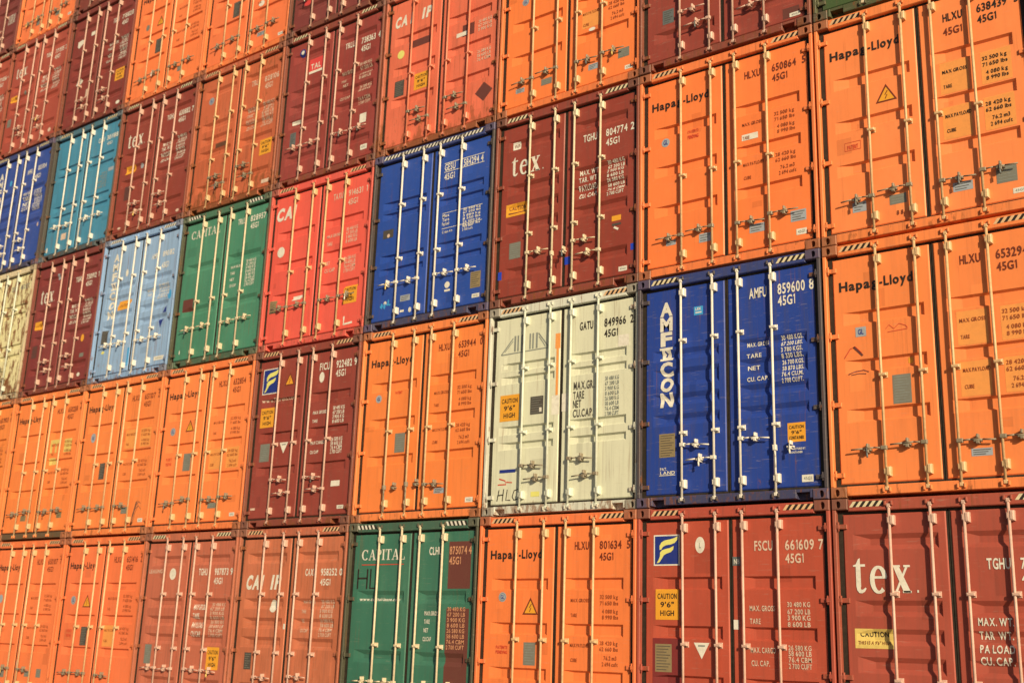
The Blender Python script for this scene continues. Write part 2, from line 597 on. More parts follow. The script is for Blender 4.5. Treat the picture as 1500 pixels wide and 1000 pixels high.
# ------------------------------------------------------------------ lettering
GLYPH = {}
def glyph(ch, bold=0.022):
    if (ch, bold) in GLYPH:
        return GLYPH[ch, bold]
    if ch == '1':        # a figure with a flag, so that it does not read as a capital I
        c_ = glyph('H', bold)
        h_ = max(v[1] for v in c_[0]); st = h_ * (.135 + bold * .8)
        GLYPH[ch, bold] = ([(.20 * h_, 0), (.20 * h_ + st, 0), (.20 * h_ + st, h_), (.20 * h_, h_), (.02 * h_, .72 * h_), (.199 * h_, .80 * h_), (.199 * h_, h_), (.17 * h_, h_)], [(0, 1, 2, 3), (4, 5, 6, 7)], .02 * h_, .20 * h_ + st)
        return GLYPH[ch, bold]
    cu_ = bpy.data.curves.new("glyph", 'FONT')
    cu_.body = ch
    cu_.resolution_u = 3
    cu_.offset = bold
    o = bpy.data.objects.new("glyph", cu_)
    me = bpy.data.meshes.new_from_object(o)
    vs = [(v.co.x, v.co.y) for v in me.vertices]
    fs = [tuple(p.vertices) for p in me.polygons]
    bpy.data.objects.remove(o); bpy.data.curves.remove(cu_); bpy.data.meshes.remove(me)
    if vs:
        x0 = min(v[0] for v in vs); x1 = max(v[0] for v in vs)
    else:
        x0 = x1 = 0
    GLYPH[ch, bold] = (vs, fs, x0, x1)
    return GLYPH[ch, bold]
gH = glyph('H')
CAP = max(v[1] for v in gH[0])

def text2d(s, u0, w0, u1, h, shear=0.0, bold=0.022):
    """flat letters fitted between u0 and u1 with capital height h"""
    pieces = []; x = 0.0
    for ch in s:
        if ch == ' ':
            x += 0.30 * CAP * 1.3; continue
        vs, fs, a, b = glyph(ch, bold)
        pad = 0.05
        if ch == 'I':
            pad = 0.12
        pieces.append((vs, fs, x + pad - a)); x += (b - a) + 2 * pad
    sx = (u1 - u0) / x; sz = h / CAP
    out = []
    for vs, fs, dx in pieces:
        out.append(([(u0 + (vx + dx) * sx + shear * vz * sz, w0 + vz * sz) for vx, vz in vs], fs))
    return out

def stroke(pts, wid):
    """variable-width stroke along a centre line, as quads"""
    n = len(pts); vs = []; fs = []
    for i, (x, z) in enumerate(pts):
        a = pts[max(0, i - 1)]; b = pts[min(n - 1, i + 1)]
        dx, dz = b[0] - a[0], b[1] - a[1]; l = math.hypot(dx, dz) or 1
        w = wid[i] if isinstance(wid, (list, tuple)) else wid
        nx, nz = -dz / l * w / 2, dx / l * w / 2
        vs += [(x + nx, z + nz), (x - nx, z - nz)]
    for i in range(n - 1):
        fs.append((2 * i, 2 * i + 1, 2 * i + 3, 2 * i + 2))
    return vs, fs

def arc(cx_, cz_, rx, rz, a0, a1, n, w):
    pts = []; wd = []
    for i in range(n + 1):
        t = R(a0 + (a1 - a0) * i / n)
        pts.append((cx_ + rx * math.cos(t), cz_ + rz * math.sin(t)))
        wd.append(w[0] + (w[1] - w[0]) * abs(math.cos(t)))
    return stroke(pts, wd)

def bar2(x0, z0, x1, z1):
    return [(x0, z0), (x1, z0), (x1, z1), (x0, z1)], [(0, 1, 2, 3)]

SERIF = {   # strokes in a unit-height box, with advance width
    't': (0.46, [bar2(.10, .16, .28, .75), ([(.11, .82), (.0, .79), (.0, .75), (.46, .75), (.46, .82)], [(0, 1, 2, 3, 4)]), ([(.11, .82), (.27, .82), (.27, 1.0), (.20, .97)], [(0, 1, 2, 3)]),
        stroke([(.19, .17), (.195, .10), (.235, .045), (.31, .03), (.39, .06), (.465, .13)], [.16, .155, .13, .10, .085, .05])]),
    'e': (0.62, [arc(.30, .37, .24, .36, 8, 312, 20, (.075, .175)), bar2(.15, .40, .60, .47)]),
    'x': (0.66, [([(0.03, .77), (0.24, .77), (0.66, .0), (0.40, .0)], [(0, 1, 2, 3)]), ([(0.51, .77), (0.60, .77), (0.16, .0), (0.07, .0)], [(0, 1, 2, 3)]), bar2(-.01, .72, .30, .78), bar2(.42, .72, .66, .78), bar2(0.0, -.01, .25, .05), bar2(.36, -.01, .68, .05)]),
    '.': (0.12, [bar2(.03, 0, .09, .07)]),
    'C': (0.72, [arc(.38, .50, .32, .46, 42, 318, 22, (.06, .17)), ([(0.60, .96), (0.66, .96), (0.66, .66), (0.61, .66)], [(0, 1, 2, 3)])]),
    'A': (0.80, [([(0.40, 1.0), (0.46, 1.0), (0.17, .05), (0.10, .05)], [(0, 1, 2, 3)]), ([(0.34, 1.0), (0.48, 1.0), (0.76, .05), (0.58, .05)], [(0, 1, 2, 3)]), bar2(.24, .30, .60, .37), bar2(0, 0, .28, .055), bar2(.48, 0, .84, .055)]),
    'P': (0.62, [bar2(.10, .05, .25, .95), bar2(0, 0, .36, .055), bar2(0, .945, .32, 1.0), arc(.30, .73, .22, .24, 90, -90, 12, (.055, .15))]),
    'I': (0.36, [bar2(.10, .05, .25, .95), bar2(0, 0, .35, .055), bar2(0, .945, .35, 1.0)]),
    'T': (0.66, [bar2(.26, .05, .41, .95), bar2(.15, 0, .52, .055), bar2(0, .93, .67, 1.0), bar2(0, .74, .05, .93), bar2(.62, .74, .67, .93)]),
    'L': (0.60, [bar2(.10, .05, .25, .95), bar2(0, 0, .60, .06), bar2(0, .945, .36, 1.0), bar2(.55, .06, .60, .28)]),
}

def serif2d(s, u0, w0, u1, h):
    x = 0; pcs = []
    for ch in s:
        adv, st = SERIF[ch]
        pcs.append((x, st)); x += adv + (.19 if s == 'tex.' else .05)
    sx = (u1 - u0) / x
    out = []
    for dx, st in pcs:
        for vs, fs in st:
            out.append(([(u0 + (a + dx) * sx, w0 + b * h) for a, b in vs], fs))
    return out

def rect2d(u0, w0, u1, w1):
    return [([(u0, w0), (u1, w0), (u1, w1), (u0, w1)], [(0, 1, 2, 3)])]

def oval2d(u, w, ru, rw, n=20):
    return [([(u + ru * math.cos(2 * math.pi * i / n), w + rw * math.sin(2 * math.pi * i / n)) for i in range(n)], [tuple(range(n))])]

def poly2d(pts):
    return [(list(pts), [tuple(range(len(pts)))])]

def line2d(pts, w):
    return [stroke(pts, w)]

def decal_mesh(name, layers, style, side):
    """layers: [(pieces, height above skin)] -> one mesh pressed onto the door skin, following its bands"""
    bm = bmesh.new()
    for pieces, lift in layers:
        for k, (vs, fs) in enumerate(pieces):
            bv = [bm.verts.new((u, -lift - 0.00035 * (k % 5), w)) for u, w in vs]
            for f in fs:
                if len(set(f)) > 2:
                    try:
                        bm.faces.new([bv[i] for i in f])
                    except ValueError:
                        pass
    bmesh.ops.triangulate(bm, faces=[f for f in bm.faces if len(f.verts) > 4])
    zs = [v.co.z for v in bm.verts]; xs = [v.co.x for v in bm.verts]
    lo, hi, xa, xb = min(zs), max(zs), min(xs), max(xs)
    gs, s = GROOVES[style]
    def cut(co, no):
        bmesh.ops.bisect_plane(bm, geom=list(bm.verts) + list(bm.edges) + list(bm.faces), dist=1e-5, plane_co=co, plane_no=no)
    for t, b in gs:
        if hi < b or lo > t:
            continue
        for z in (t, t - s, b + s, b):
            if lo < z < hi:
                cut((0, 0, z), (0, 0, 1))
    ua, ub = band_u(side)
    for x in (ua, ua + ENDS[0], ub - ENDS[1], ub):
        if xa < x < xb:
            cut((x, 0, 0), (1, 0, 0))
    for v in bm.verts:
        v.co.y += DY + groove_depth(style, side, v.co.x, v.co.z)
    bmesh.ops.recalc_face_normals(bm, faces=bm.faces)
    for f in bm.faces:
        f.normal_update()
        if f.normal.y > 0:
            f.normal_flip()
    me = bpy.data.meshes.new(name)
    bm.to_mesh(me); bm.free()
    return me

# ------------------------------------------------------------------ what is written and stuck on the doors
# item = (kind name of the part, ink, pieces, lift)
def t(s, u0, w0, u1, h, k='W', sh=0.0, part='lettering'):
    if part == 'lettering' and u0 > 1.22:
        part = 'serial_number' if w0 > 1.98 else 'weight_table'
    return (part, k, text2d(s, u0, w0, u1, h, sh), 0.0042)
def ser(s, u0, w0, u1, h, k='W'):
    return ('lettering', k, serif2d(s, u0, w0, u1, h), 0.0042)
ORDER = {k: i for i, k in enumerate("MOSPHDGXCFNUTQRYLAJZEVIWKBb")}
def lift_of(k, name):
    return 0.0012 + 0.00003 * ORDER.get(k, 0) + (0.0 if name in ('paint_patch', 'rust_patch') else 0.0006)
def r(u0, w0, u1, w1, k, name='sticker'):
    return (name, k, rect2d(u0, w0, u1, w1), lift_of(k, name))
def ov(u, w, ru, rw, k, name='sticker'):
    return (name, k, oval2d(u, w, ru, rw), lift_of(k, name))
def pg(pts, k, name='sticker'):
    return (name, k, poly2d(pts), lift_of(k, name))
def ln(pts, w, k, name='marking'):
    return (name, k, line2d(pts, w), 0.0030)

def caution(u0, w0, u1, w1, lines=("CAUTION", "9'6\"", "HIGH"), k='Y', ikk='K'):
    it = [r(u0, w0, u1, w1, k, 'warning_sticker')]
    n = len(lines); hh = (w1 - w0) / (n + 0.6)
    for i, l in enumerate(lines):
        wd = (u1 - u0) * min(0.84, 0.14 * len(l) + 0.05)
        c = (u0 + u1) / 2
        it.append(t(l, c - wd / 2, w1 - hh * (i + 1) - hh * .12, c + wd / 2, hh * .62, ikk))
    return it

def triangle(u, w, s=0.24, k='Y'):
    h = s * .88
    return [pg([(u - s / 2, w), (u + s / 2, w), (u, w + h)], 'B', 'warning_triangle'),
            ('warning_triangle', k, poly2d([(u - s / 2 + .032, w + .018), (u + s / 2 - .032, w + .018), (u, w + h - .038)]), 0.0030),
            ('warning_triangle', 'B', line2d([(u + .018, w + .135), (u - .014, w + .085), (u + .012, w + .085), (u - .012, w + .036)], .011), 0.0040)]

def roundel(u, w, rad=.062):
    return [ov(u, w, rad, rad, 'A', 'emblem'), ('emblem', 'X', oval2d(u, w, rad * .80, rad * .80), .0026),
            ('emblem', 'A', oval2d(u, w, rad * .70, rad * .70), .0032), ('emblem', 'N', text2d("GL", u - rad * .52, w - rad * .38, u + rad * .52, rad * .8), .0042)]

def plate(u0, w0, u1, w1, k='G'):
    it = [r(u0, w0, u1, w1, k, 'data_plate')]
    lines = []
    n = max(3, int((w1 - w0) / .032))
    for i in range(n):
        z = w1 - (i + .8) * (w1 - w0) / (n + .6)
        lines += rect2d(u0 + .018, z - .004, u1 - .018 - .05 * ((i * 7) % 3) / 2, z + .004)
    it.append(('data_plate', {'G': 'F', 'D': 'G'}.get(k, 'D'), lines, .0028))
    return it

def label_white(u0, w0, u1, w1, k='W'):
    c = (u0 + u1) / 2; d = (u1 - u0) * .36; h = (w1 - w0)
    return [r(u0, w0, u1, w1, k, 'sticker'), ('sticker', 'F', text2d("45G1", c - d, w0 + h * .28, c + d, h * .45), .0032)]

def lorry(num, cd, k='B', hap='K', code="HLXU", left=True, patch=None):
    """lettering set of the orange containers"""
    it = []
    if left:
        it += [('lettering', hap, text2d(a_, b_, 2.343, c_, .108, 0.0, .032), .0042) for a_, b_, c_ in (("Hapag", .165, .628), ("-", .632, .676), ("Lloyd", .680, 1.015))]
    it += [t(code, 1.512, 2.435, 1.735, .098, k), t(num, 1.882, 2.435, 2.212, .098, k), t(cd, 2.278, 2.435, 2.335, .098, k),
           t("45G1", 1.882, 2.297, 2.095, .092, k)]
    if patch:
        it += [r(1.44, 1.545, 1.755, 1.915, patch, 'paint_patch'), r(1.885, 1.545, 2.205, 1.915, patch, 'paint_patch'),
               r(1.44, .995, 1.755, 1.365, patch, 'paint_patch'), r(1.885, .995, 2.205, 1.365, patch, 'paint_patch')]
    k = 'b' if k == 'B' else k
    it += [t("MAX GROSS", 1.467, 1.792, 1.742, .042, k), t("TARE", 1.472, 1.612, 1.568, .042, k),
           t("32 500 kg", 1.900, 1.832, 2.165, .046, k), t("71 650 lbs", 1.900, 1.757, 2.170, .046, k),
           t("4 080 kg", 1.932, 1.660, 2.165, .046, k), t("8 990 lbs", 1.932, 1.590, 2.170, .046, k),
           t("MAX PAYLOAD", 1.470, 1.252, 1.752, .042, k), t("CUBE", 1.478, 1.075, 1.580, .042, k),
           t("28 420 kg", 1.900, 1.285, 2.165, .046, k), t("62 660 lbs", 1.900, 1.215, 2.170, .046, k),
           t("76.2 m3", 1.962, 1.112, 2.150, .046, k), t("2 694 cuft", 1.940, 1.040, 2.170, .046, k)]
    return it

def numbers(code, num, cd, w=2.44, h=.11, k='W', u=1.515):
    return [t(code, u, w, u + .235, h, k), t(num, 1.885, w, 2.235, h, k), t(cd, 2.275, w, 2.345, h, k), t("45G1", 1.885, w - .143, 2.11, h * .93, k)]

def weights(rows, vals, u=1.465, w=1.70, dw=.135, v0=1.90, vw=1.77, dv=.072, h=.066, hv=.050, k='W', uw=.28):
    it = []
    for i, s in enumerate(rows):
        it.append(t(s, u, w - dw * i, u + min(uw, .034 * len(s) + .06), h, k))
    for i, s in enumerate(vals):
        it.append(t(s, v0, vw - dv * i, v0 + .27, hv, k))
    return it

VALS8 = ("30 480 KG", "67 200 LB", "3 900 KG", "8 600 LB", "26 580 KG", "58 600 LB", "76.4 CBM", "2 700 CUFT")

def texset(num, cd, tw=1.96, uw=.62, th=.29, code="TGHU", nw=2.185):
    it = [ser("tex.", .275, tw, .275 + uw, th)]
    it += numbers(code, num, cd, nw, .105)
    it += weights(("MAX. WT", "TAR. WT", "PAYLOAD", "CU. CAP."), VALS8, u=1.455, w=1.705, dw=.115, v0=1.91, vw=1.775, dv=.066, h=.072, hv=.046, uw=.30)
    return it

def florens(u0, w0, u1, w1, withline=False):
    W, H = u1 - u0, w1 - w0
    f = lambda pts: [(u0 + a * W, w0 + b * H) for a, b in pts]
    up = f([(.20, .52), (.20, .66), (.28, .78), (.42, .85), (.62, .88), (.78, .91), (.96, .98), (.94, .85), (.84, .75), (.68, .70), (.48, .68), (.34, .62), (.27, .52)])
    lo = f([(.22, .30), (.22, .42), (.30, .50), (.44, .54), (.62, .57), (.80, .64), (.78, .52), (.68, .43), (.50, .38), (.38, .32), (.28, .18), (.18, .06), (.08, .05), (.16, .16)])
    return [r(u0 - .016, w0 - .016, u1 + .016, w1 + .016, 'W', 'emblem'), ('emblem', 'N', rect2d(u0, w0, u1, w1), .0026),
            ('emblem', 'E', poly2d(up), .0036), ('emblem', 'E', poly2d(lo), .0036)]

def amficon(k='W', u=.285, top=2.395, step=.1935, h=.165, wd=.215):
    it = []
    for i, ch in enumerate("AMFICON"):
        z = top - step * i
        if ch == 'I':
            it.append(('lettering', k, rect2d(u + .045, z, u + .165, z + h) + rect2d(u + .015, z, u + .0449, z + .03) + rect2d(u + .1651, z, u + .195, z + .03)
                       + rect2d(u + .015, z + h - .03, u + .0449, z + h) + rect2d(u + .1651, z + h - .03, u + .195, z + h), .0042))
            it.append(('lettering', 'N', line2d([(u + .085, z + .12), (u + .118, z + .085), (u + .095, z + .05)], .022), .0066))
        else:
            it.append(('lettering', k, text2d(ch, u + .008, z, u + wd - .008, h, 0.0, .05), .0042))
    return it

def cai(u0, w0, h, mid=True, end=True, k='W', parts=((0, .33, "CA"), (.36, .43, "I"), (.57, .85, "IP"))):
    it = []
    for a, b, s in parts:
        it.append(('lettering', k, text2d(s, u0 + a, w0, u0 + b, h, .16, .05), .0042))
    return it

def itri(u, w, s=.20):
    return [pg([(u - s / 2, w + s * .9), (u, w), (u + s / 2, w + s * .9)], 'W', 'sticker'), ('sticker', 'F', line2d([(u - .045, w + .145), (u + .045, w + .145)], .018), .003)]

def patches(u0, w0, u1, w1, n, k, name, seed, size=.07):
    rg = random.Random(seed); out = []
    for _ in range(n):
        u = rg.uniform(u0, u1); w = rg.uniform(w0, w1); m_ = 9
        sx, sz = size * rg.uniform(.4, 1.2), size * rg.uniform(.5, 2.0)
        out += poly2d([(u + sx * rg.uniform(.6, 1) * math.cos(6.283 * i / m_), w + sz * rg.uniform(.6, 1) * math.sin(6.283 * i / m_)) for i in range(m_)])
    return [(name, k, out, .0022)]

ITEMS = {}
# column 0
ITEMS[0, 0] = ([ser("tex.", .195, 1.905, .945, .36)] + [r(.185, 1.335, .60, 1.535, 'L', 'warning_sticker'), t("CAUTION", .24, 1.455, .54, .052, 'K'), t("THIS IS A 9'6\" HIGH", .215, 1.375, .56, .036, 'B')]
    + numbers("TGHU", "784302", "6", 2.135, .105, u=1.565)
    + [t("MAX. WT.", 1.445, 1.585, 1.79, .075), t("TAR  WT.", 1.445, 1.455, 1.77, .075), t("PA LOAD", 1.445, 1.325, 1.78, .075), t("CU. CAP.", 1.445, 1.21, 1.77, .075)]
    + [t(s, 1.92, 1.62 - .066 * i, 2.2, .05) for i, s in enumerate(VALS8)])
ITEMS[0, 1] = lorry("653294", "9", patch='S') + [r(.34, 1.79, .46, 1.90, 'A', 'emblem'), t("GL", .365, 1.815, .435, .06, 'N'),
    ln([(.20, 1.56), (.27, 1.66), (.33, 1.68), (.40, 1.60)], .010, 'P'), ln([(.31, 1.68), (.41, 1.57)], .024, 'O'), ln([(.24, 1.37), (.31, 1.40), (.40, 1.41), (.47, 1.38)], .014, 'O'), ln([(.27, 1.36), (.36, 1.37), (.44, 1.36)], .010, 'O'),
    ln([(.68, 1.84), (.72, 1.88), (.77, 1.83), (.83, 1.88), (.90, 1.85), (.92, 1.82)], .007, 'P'), ln([(.70, 1.80), (.92, 1.81)], .007, 'P')] + plate(.725, .99, .925, 1.31, 'G') + plate(1.50, .365, 1.71, .445, 'A') + [r(.90, 1.43, .95, 1.49, 'Y')]
ITEMS[0, 2] = (lorry("638439", "5")[:3] + [r(1.44, 1.545, 1.755, 1.93, 'S', 'paint_patch'), r(1.885, 1.545, 2.205, 1.935, 'S', 'paint_patch'), r(1.44, .995, 1.755, 1.385, 'S', 'paint_patch'), r(1.885, .995, 2.205, 1.39, 'S', 'paint_patch')]
    + [x for x in lorry("638439", "5", k='K')[3:] if not (x[2] and abs(x[2][0][0][0][1] - 2.297) < .03)] + [t("45G1", 1.505, 2.262, 1.725, .09, 'B')]
    + triangle(.825, 1.645, .25) + plate(.37, .36, .53, .48, 'A') + plate(.80, .365, .99, .48, 'G') + plate(1.50, .365, 1.71, .47, 'A') + plate(1.955, .36, 2.165, .55, 'G') + [t("8 8", .87, .235, .95, .05, 'B'), t("PATENT", .34, 1.155, .47, .05, 'P'), ln([(.31, 1.14), (.31, 1.24), (.50, 1.24), (.50, 1.14), (.31, 1.14)], .006, 'P')] + label_white(2.11, .215, 2.24, .275))
ITEMS[0, 3] = []
# column 1
ITEMS[1, 0] = (florens(.225, 2.235, .545, 2.565) + [ov(.83, 2.45, .062, .095, 'W'), ('sticker', 'F', text2d("L", .815, 2.415, .845, .06), .003)] + caution(.235, 1.595, .55, 1.945)
    + [r(.195, .60, .60, 1.385, 'M', 'paint_patch')] + plate(.23, 1.005, .45, 1.32, 'C') + itri(.84, 1.165) + numbers("FSCU", "661609", "7", 2.37, .108, 'V')
    + [r(1.245, 2.205, 1.345, 2.305, 'X'), t("NB", 1.26, 2.225, 1.335, .055, 'W'), r(1.248, 1.50, 1.312, 1.605, 'W')]
    + [t("MAX. GROSS", 1.445, 1.705, 1.755, .058, 'V'), t("TARE", 1.445, 1.565, 1.58, .058, 'V'), t("MAX. CARGO", 1.45, 1.255, 1.755, .058, 'V'), t("CU. CAP.", 1.455, 1.115, 1.68, .058, 'V')]
    + [t(s, 1.895, w, 2.165, .052, 'V') for s, w in zip(("30 480 KG", "67 200 LB", "3 900 KG", "8 600 LB", "26 580 KG", "58 600 LB", "76.4 CBM", "2 700 CUFT"), (1.752, 1.675, 1.61, 1.54, 1.292, 1.232, 1.168, 1.10))])
ITEMS[1, 1] = (amficon() + [r(.78, 2.34, .905, 2.45, 'T'), t("LEK", .80, 2.40, .885, .035, 'W'), r(.80, 2.365, .885, 2.38, 'W')] + numbers("AMFU", "859600", "8", 2.435, .125, u=1.52)
    + weights(("MAX. GROSS", "TARE", "NET", "CU. CAP."), ("30 480 KGS.", "67 200 LBS.", "3 780 KGS.", "8 330 LBS.", "26 700 KGS.", "58 870 LBS.", "76.4 CU.M.", "2 700 CU.FT."), u=1.475, w=1.845, dw=.141, v0=1.91, vw=1.875, dv=.073, h=.05, hv=.052)
    + caution(1.965, .665, 2.18, .885, ("CAUTION", "9'6\"", "CONTAINER")) + [t("MANUFACTURED BY", 1.955, .575, 2.175, .022), t("CONTAINER", 1.985, .535, 2.14, .022)] + label_white(2.12, .205, 2.255, .285)
    + plate(.29, .605, .51, .895, 'C') + [t("PAT.", .30, .445, .40, .035), t("LAND", .30, .395, .51, .04), ln([(.29, .385), (.51, .385)], .008, 'W')])
ITEMS[1, 2] = lorry("650864", "5") + [ov(.375, 1.855, .06, .06, 'A', 'emblem'), t("GL", .34, 1.825, .41, .065, 'N'), r(1.46, 1.60, 1.68, 1.68, 'W'), t("PATENTS", .70, 1.90, .86, .05, 'P'), t("PENDING", .70, 1.82, .86, .05, 'P')] + plate(.38, .42, .52, .49, 'A') + plate(.85, .375, 1.02, .49, 'A') + plate(1.54, .365, 1.74, .475, 'A') + plate(2.075, .40, 2.27, .54, 'A') + label_white(2.14, .225, 2.27, .30)
ITEMS[1, 3] = plate(.34, .67, .51, .88, 'X') + [r(2.06, .185, 2.28, .33, 'O', 'paint_patch')] + label_white(2.15, .19, 2.29, .245)
# column 2
ITEMS[2, 0] = lorry("801634", "5") + roundel(.39, 1.85) + triangle(.845, 1.632, .245) + plate(.755, 1.01, .94, 1.29, 'G') + [t("PATENTS", .31, 1.20, .50, .04, 'P'), t("PENDING", .31, 1.14, .50, .04, 'P')] + plate(1.52, .38, 1.72, .47, 'A') + label_white(2.12, .22, 2.26, .28)
GATU_BARS = [(x, x2) for x, x2 in ((.42, .45), (.475, .50), (.54, .565), (.68, .705), (.73, .755), (.79, .82))]
ITEMS[2, 1] = ([ln([(.20, 2.225), (.40, 2.44)], .016, 'F'), ln([(.20, 2.222), (1.0, 2.236)], .014, 'F'), ln([(.83, 2.46), (1.0, 2.25)], .016, 'F')] + [('marking', 'F', sum([rect2d(a, 2.25, b, 2.47) for a, b in GATU_BARS], []), .003)]
    + [ln([(.26, 2.26), (.40, 2.40)], .012, 'F'), ln([(.84, 2.41), (.95, 2.26)], .012, 'F')]
    + [t("GATU", 1.505, 2.40, 1.725, .108, 'K'), t("849966", 1.89, 2.395, 2.23, .108, 'K'), t("2", 2.285, 2.395, 2.345, .108, 'K'), t("45G1", 1.89, 2.252, 2.11, .098, 'K'), r(2.11, 2.10, 2.27, 2.25, 'W', 'paint_patch')]
    + [t("MAX.GR.", 1.425, 1.60, 1.755, .105, 'D'), t("TARE", 1.42, 1.475, 1.60, .10, 'D'), t("NET", 1.42, 1.36, 1.555, .10, 'D'), t("CU.CAP.", 1.42, 1.235, 1.745, .10, 'D')]
    + [t(s, 1.915, 1.675 - .066 * i, 2.13, .05, 'F') for i, s in enumerate(VALS8)]
    + caution(.21, 1.28, .54, 1.645, k='Y') + plate(.725, 1.335, .94, 1.58, 'D') + [r(.875, 1.36, .915, 1.42, 'W'), r(1.075, 1.30, 1.197, 1.56, 'W', 'paint_patch'), r(1.242, 1.33, 1.40, 1.57, 'W', 'paint_patch'),
       r(1.115, 2.20, 1.197, 2.41, 'S', 'paint_patch'), r(1.135, 1.56, 1.172, 2.20, 'S', 'paint_patch'), r(.24, .575, .51, .62, 'N'), ln([(.24, .50), (.34, .47), (.36, .42), (.22, .42)], .016, 'P'), ln([(.36, .45), (.46, .44)], .014, 'P')]
    + [ln([(.215, .20), (.245, .35)], .014, 'K', 'graffiti'), ln([(.305, .20), (.325, .36)], .014, 'K', 'graffiti'), ln([(.22, .275), (.325, .285)], .014, 'K', 'graffiti'), ln([(.385, .35), (.365, .21), (.44, .205)], .014, 'K', 'graffiti'), ln([(.56, .345), (.50, .33), (.47, .25), (.50, .205), (.56, .215)], .014, 'K', 'graffiti'),
       r(.775, .235, .915, .30, 'E')])
ITEMS[2, 2] = (texset("804774", "2") + [r(.28, 2.375, .41, 2.49, 'W'), ('sticker', 'O', text2d("WP", .30, 2.40, .39, .06), .003)] + [r(.20, 1.345, .585, 1.535, 'Y', 'warning_sticker'), t("CAUTION", .25, 1.445, .54, .052, 'O'), ln([(.24, 1.395), (.55, 1.395)], .02, 'O')]
    + plate(.28, .70, .48, .94, 'G') + [r(1.995, .925, 2.14, 1.0, 'Y'), ln([(2.0, .875), (2.14, .875)], .03, 'D'), ln([(2.03, .84), (2.10, .80)], .03, 'W'), r(.094, .42, .16, .54, 'U', 'tape_patch'), r(1.245, .45, 1.335, .56, 'U', 'tape_patch'), r(2.29, .47, 2.345, .56, 'U', 'tape_patch')] + label_white(2.11, .205, 2.24, .27))
ITEMS[2, 3] = lorry("653420", "1", left=True) + roundel(.43, 1.84) + [r(1.46, 1.04, 1.755, 1.30, 'S', 'paint_patch')] + plate(.30, .36, .46, .43, 'A') + plate(.76, .36, .95, .46, 'G') + plate(1.58, .36, 1.74, .45, 'A') + plate(2.07, .40, 2.25, .54, 'G') + [ov(1.63, 1.0, .055, .028, 'W')] + label_white(2.18, .20, 2.31, .26)
# column 3
ITEMS[3, 0] = ([ser("CAPITAL", .255, 2.365, 1.10, .15), ln([(.26, 2.30), (1.08, 2.30)], .012, 'P'), t("www.capital-lease.com", .25, 1.795, 1.03, .045)]
    + [ln([(.20, 1.96), (.20, 2.24)], .028, 'K', 'graffiti'), ln([(.385, 1.96), (.385, 2.24)], .028, 'K', 'graffiti'), ln([(.20, 2.11), (.385, 2.11)], .024, 'K', 'graffiti'), ln([(.45, 2.24), (.45, 1.97), (.60, 1.97)], .028, 'K', 'graffiti')]
    + [r(1.905, 1.96, 2.30, 2.59, 'O', 'paint_patch'), r(1.905, .35, 2.30, 1.70, 'O', 'paint_patch'), t("CLHU", 1.545, 2.42, 1.785, .105), t("875074", 1.915, 2.42, 2.23, .105, 'I'), t("4", 2.25, 2.42, 2.31, .105, 'I'), t("45G1", 1.915, 2.285, 2.13, .10, 'I')]
    + [t("MAX.GROSS", 1.515, 1.605, 1.775, .055), t("TARE", 1.515, 1.495, 1.62, .055), t("NET", 1.515, 1.38, 1.60, .055), t("CU.CAP", 1.505, 1.265, 1.66, .055)] + [t(s, 1.925, 1.665 - .071 * i, 2.24, .052, 'I') for i, s in enumerate(VALS8)])
ITEMS[3, 1] = lorry("653944", "0") + [ov(.365, 1.84, .06, .06, 'A', 'emblem'), t("GL", .335, 1.815, .40, .05, 'N'), t("PATENT", .70, 1.88, .84, .04, 'P')] + plate(.745, 1.0, .945, 1.285, 'G') + plate(1.55, .365, 1.74, .44, 'A') + label_white(2.13, .215, 2.265, .285)
ITEMS[3, 2] = ([t("GESU", 1.455, 2.355, 1.675, .11), t("584294", 1.83, 2.35, 2.13, .11), t("4", 2.16, 2.35, 2.215, .11), t("45G1", 1.455, 2.205, 1.67, .10), ln([(1.45, 2.335), (2.23, 2.335)], .010, 'W'), ln([(1.45, 2.478), (2.23, 2.478)], .010, 'W')]
    + [t(s, 1.46, w, 1.60, .05) for s, w in (("Max", 1.60), ("Tare", 1.535), ("Payload", 1.47))] + [t(s, 1.86, 1.63 - .05 * i, 2.2, .036) for i, s in enumerate(("30 480 kg", "67 200 lbs", "3 880 kg", "8 550 lbs", "26 600 kg", "58 650 lbs"))] + [ln([(1.46, 1.665), (2.23, 1.665)], .008, 'W'), ln([(1.46, 1.42), (2.23, 1.42)], .008, 'W'), t("C. max 4 m", 1.47, 1.345, 1.67, .04), t("76.5 cbm", 1.86, 1.36, 2.06, .036), t("2 700 cuft", 1.86, 1.31, 2.06, .036)]
    + plate(.69, .405, .89, .50, 'A') + patches(.26, .34, .48, .44, 6, 'T', 'sticker', 3, .04) + [ov(.38, .43, .03, .03, 'W'), r(.24, 1.49, .46, 1.63, 'D', 'paint_patch'), ov(.36, 1.53, .03, .03, 'V'), ov(1.62, .52, .05, .05, 'W'), r(1.57, .42, 1.68, .45, 'W'), r(.70, .235, .78, .27, 'W'), ov(.90, .25, .03, .04, 'W')] + plate(2.06, .39, 2.25, .635, 'C') + label_white(2.10, .24, 2.24, .30))
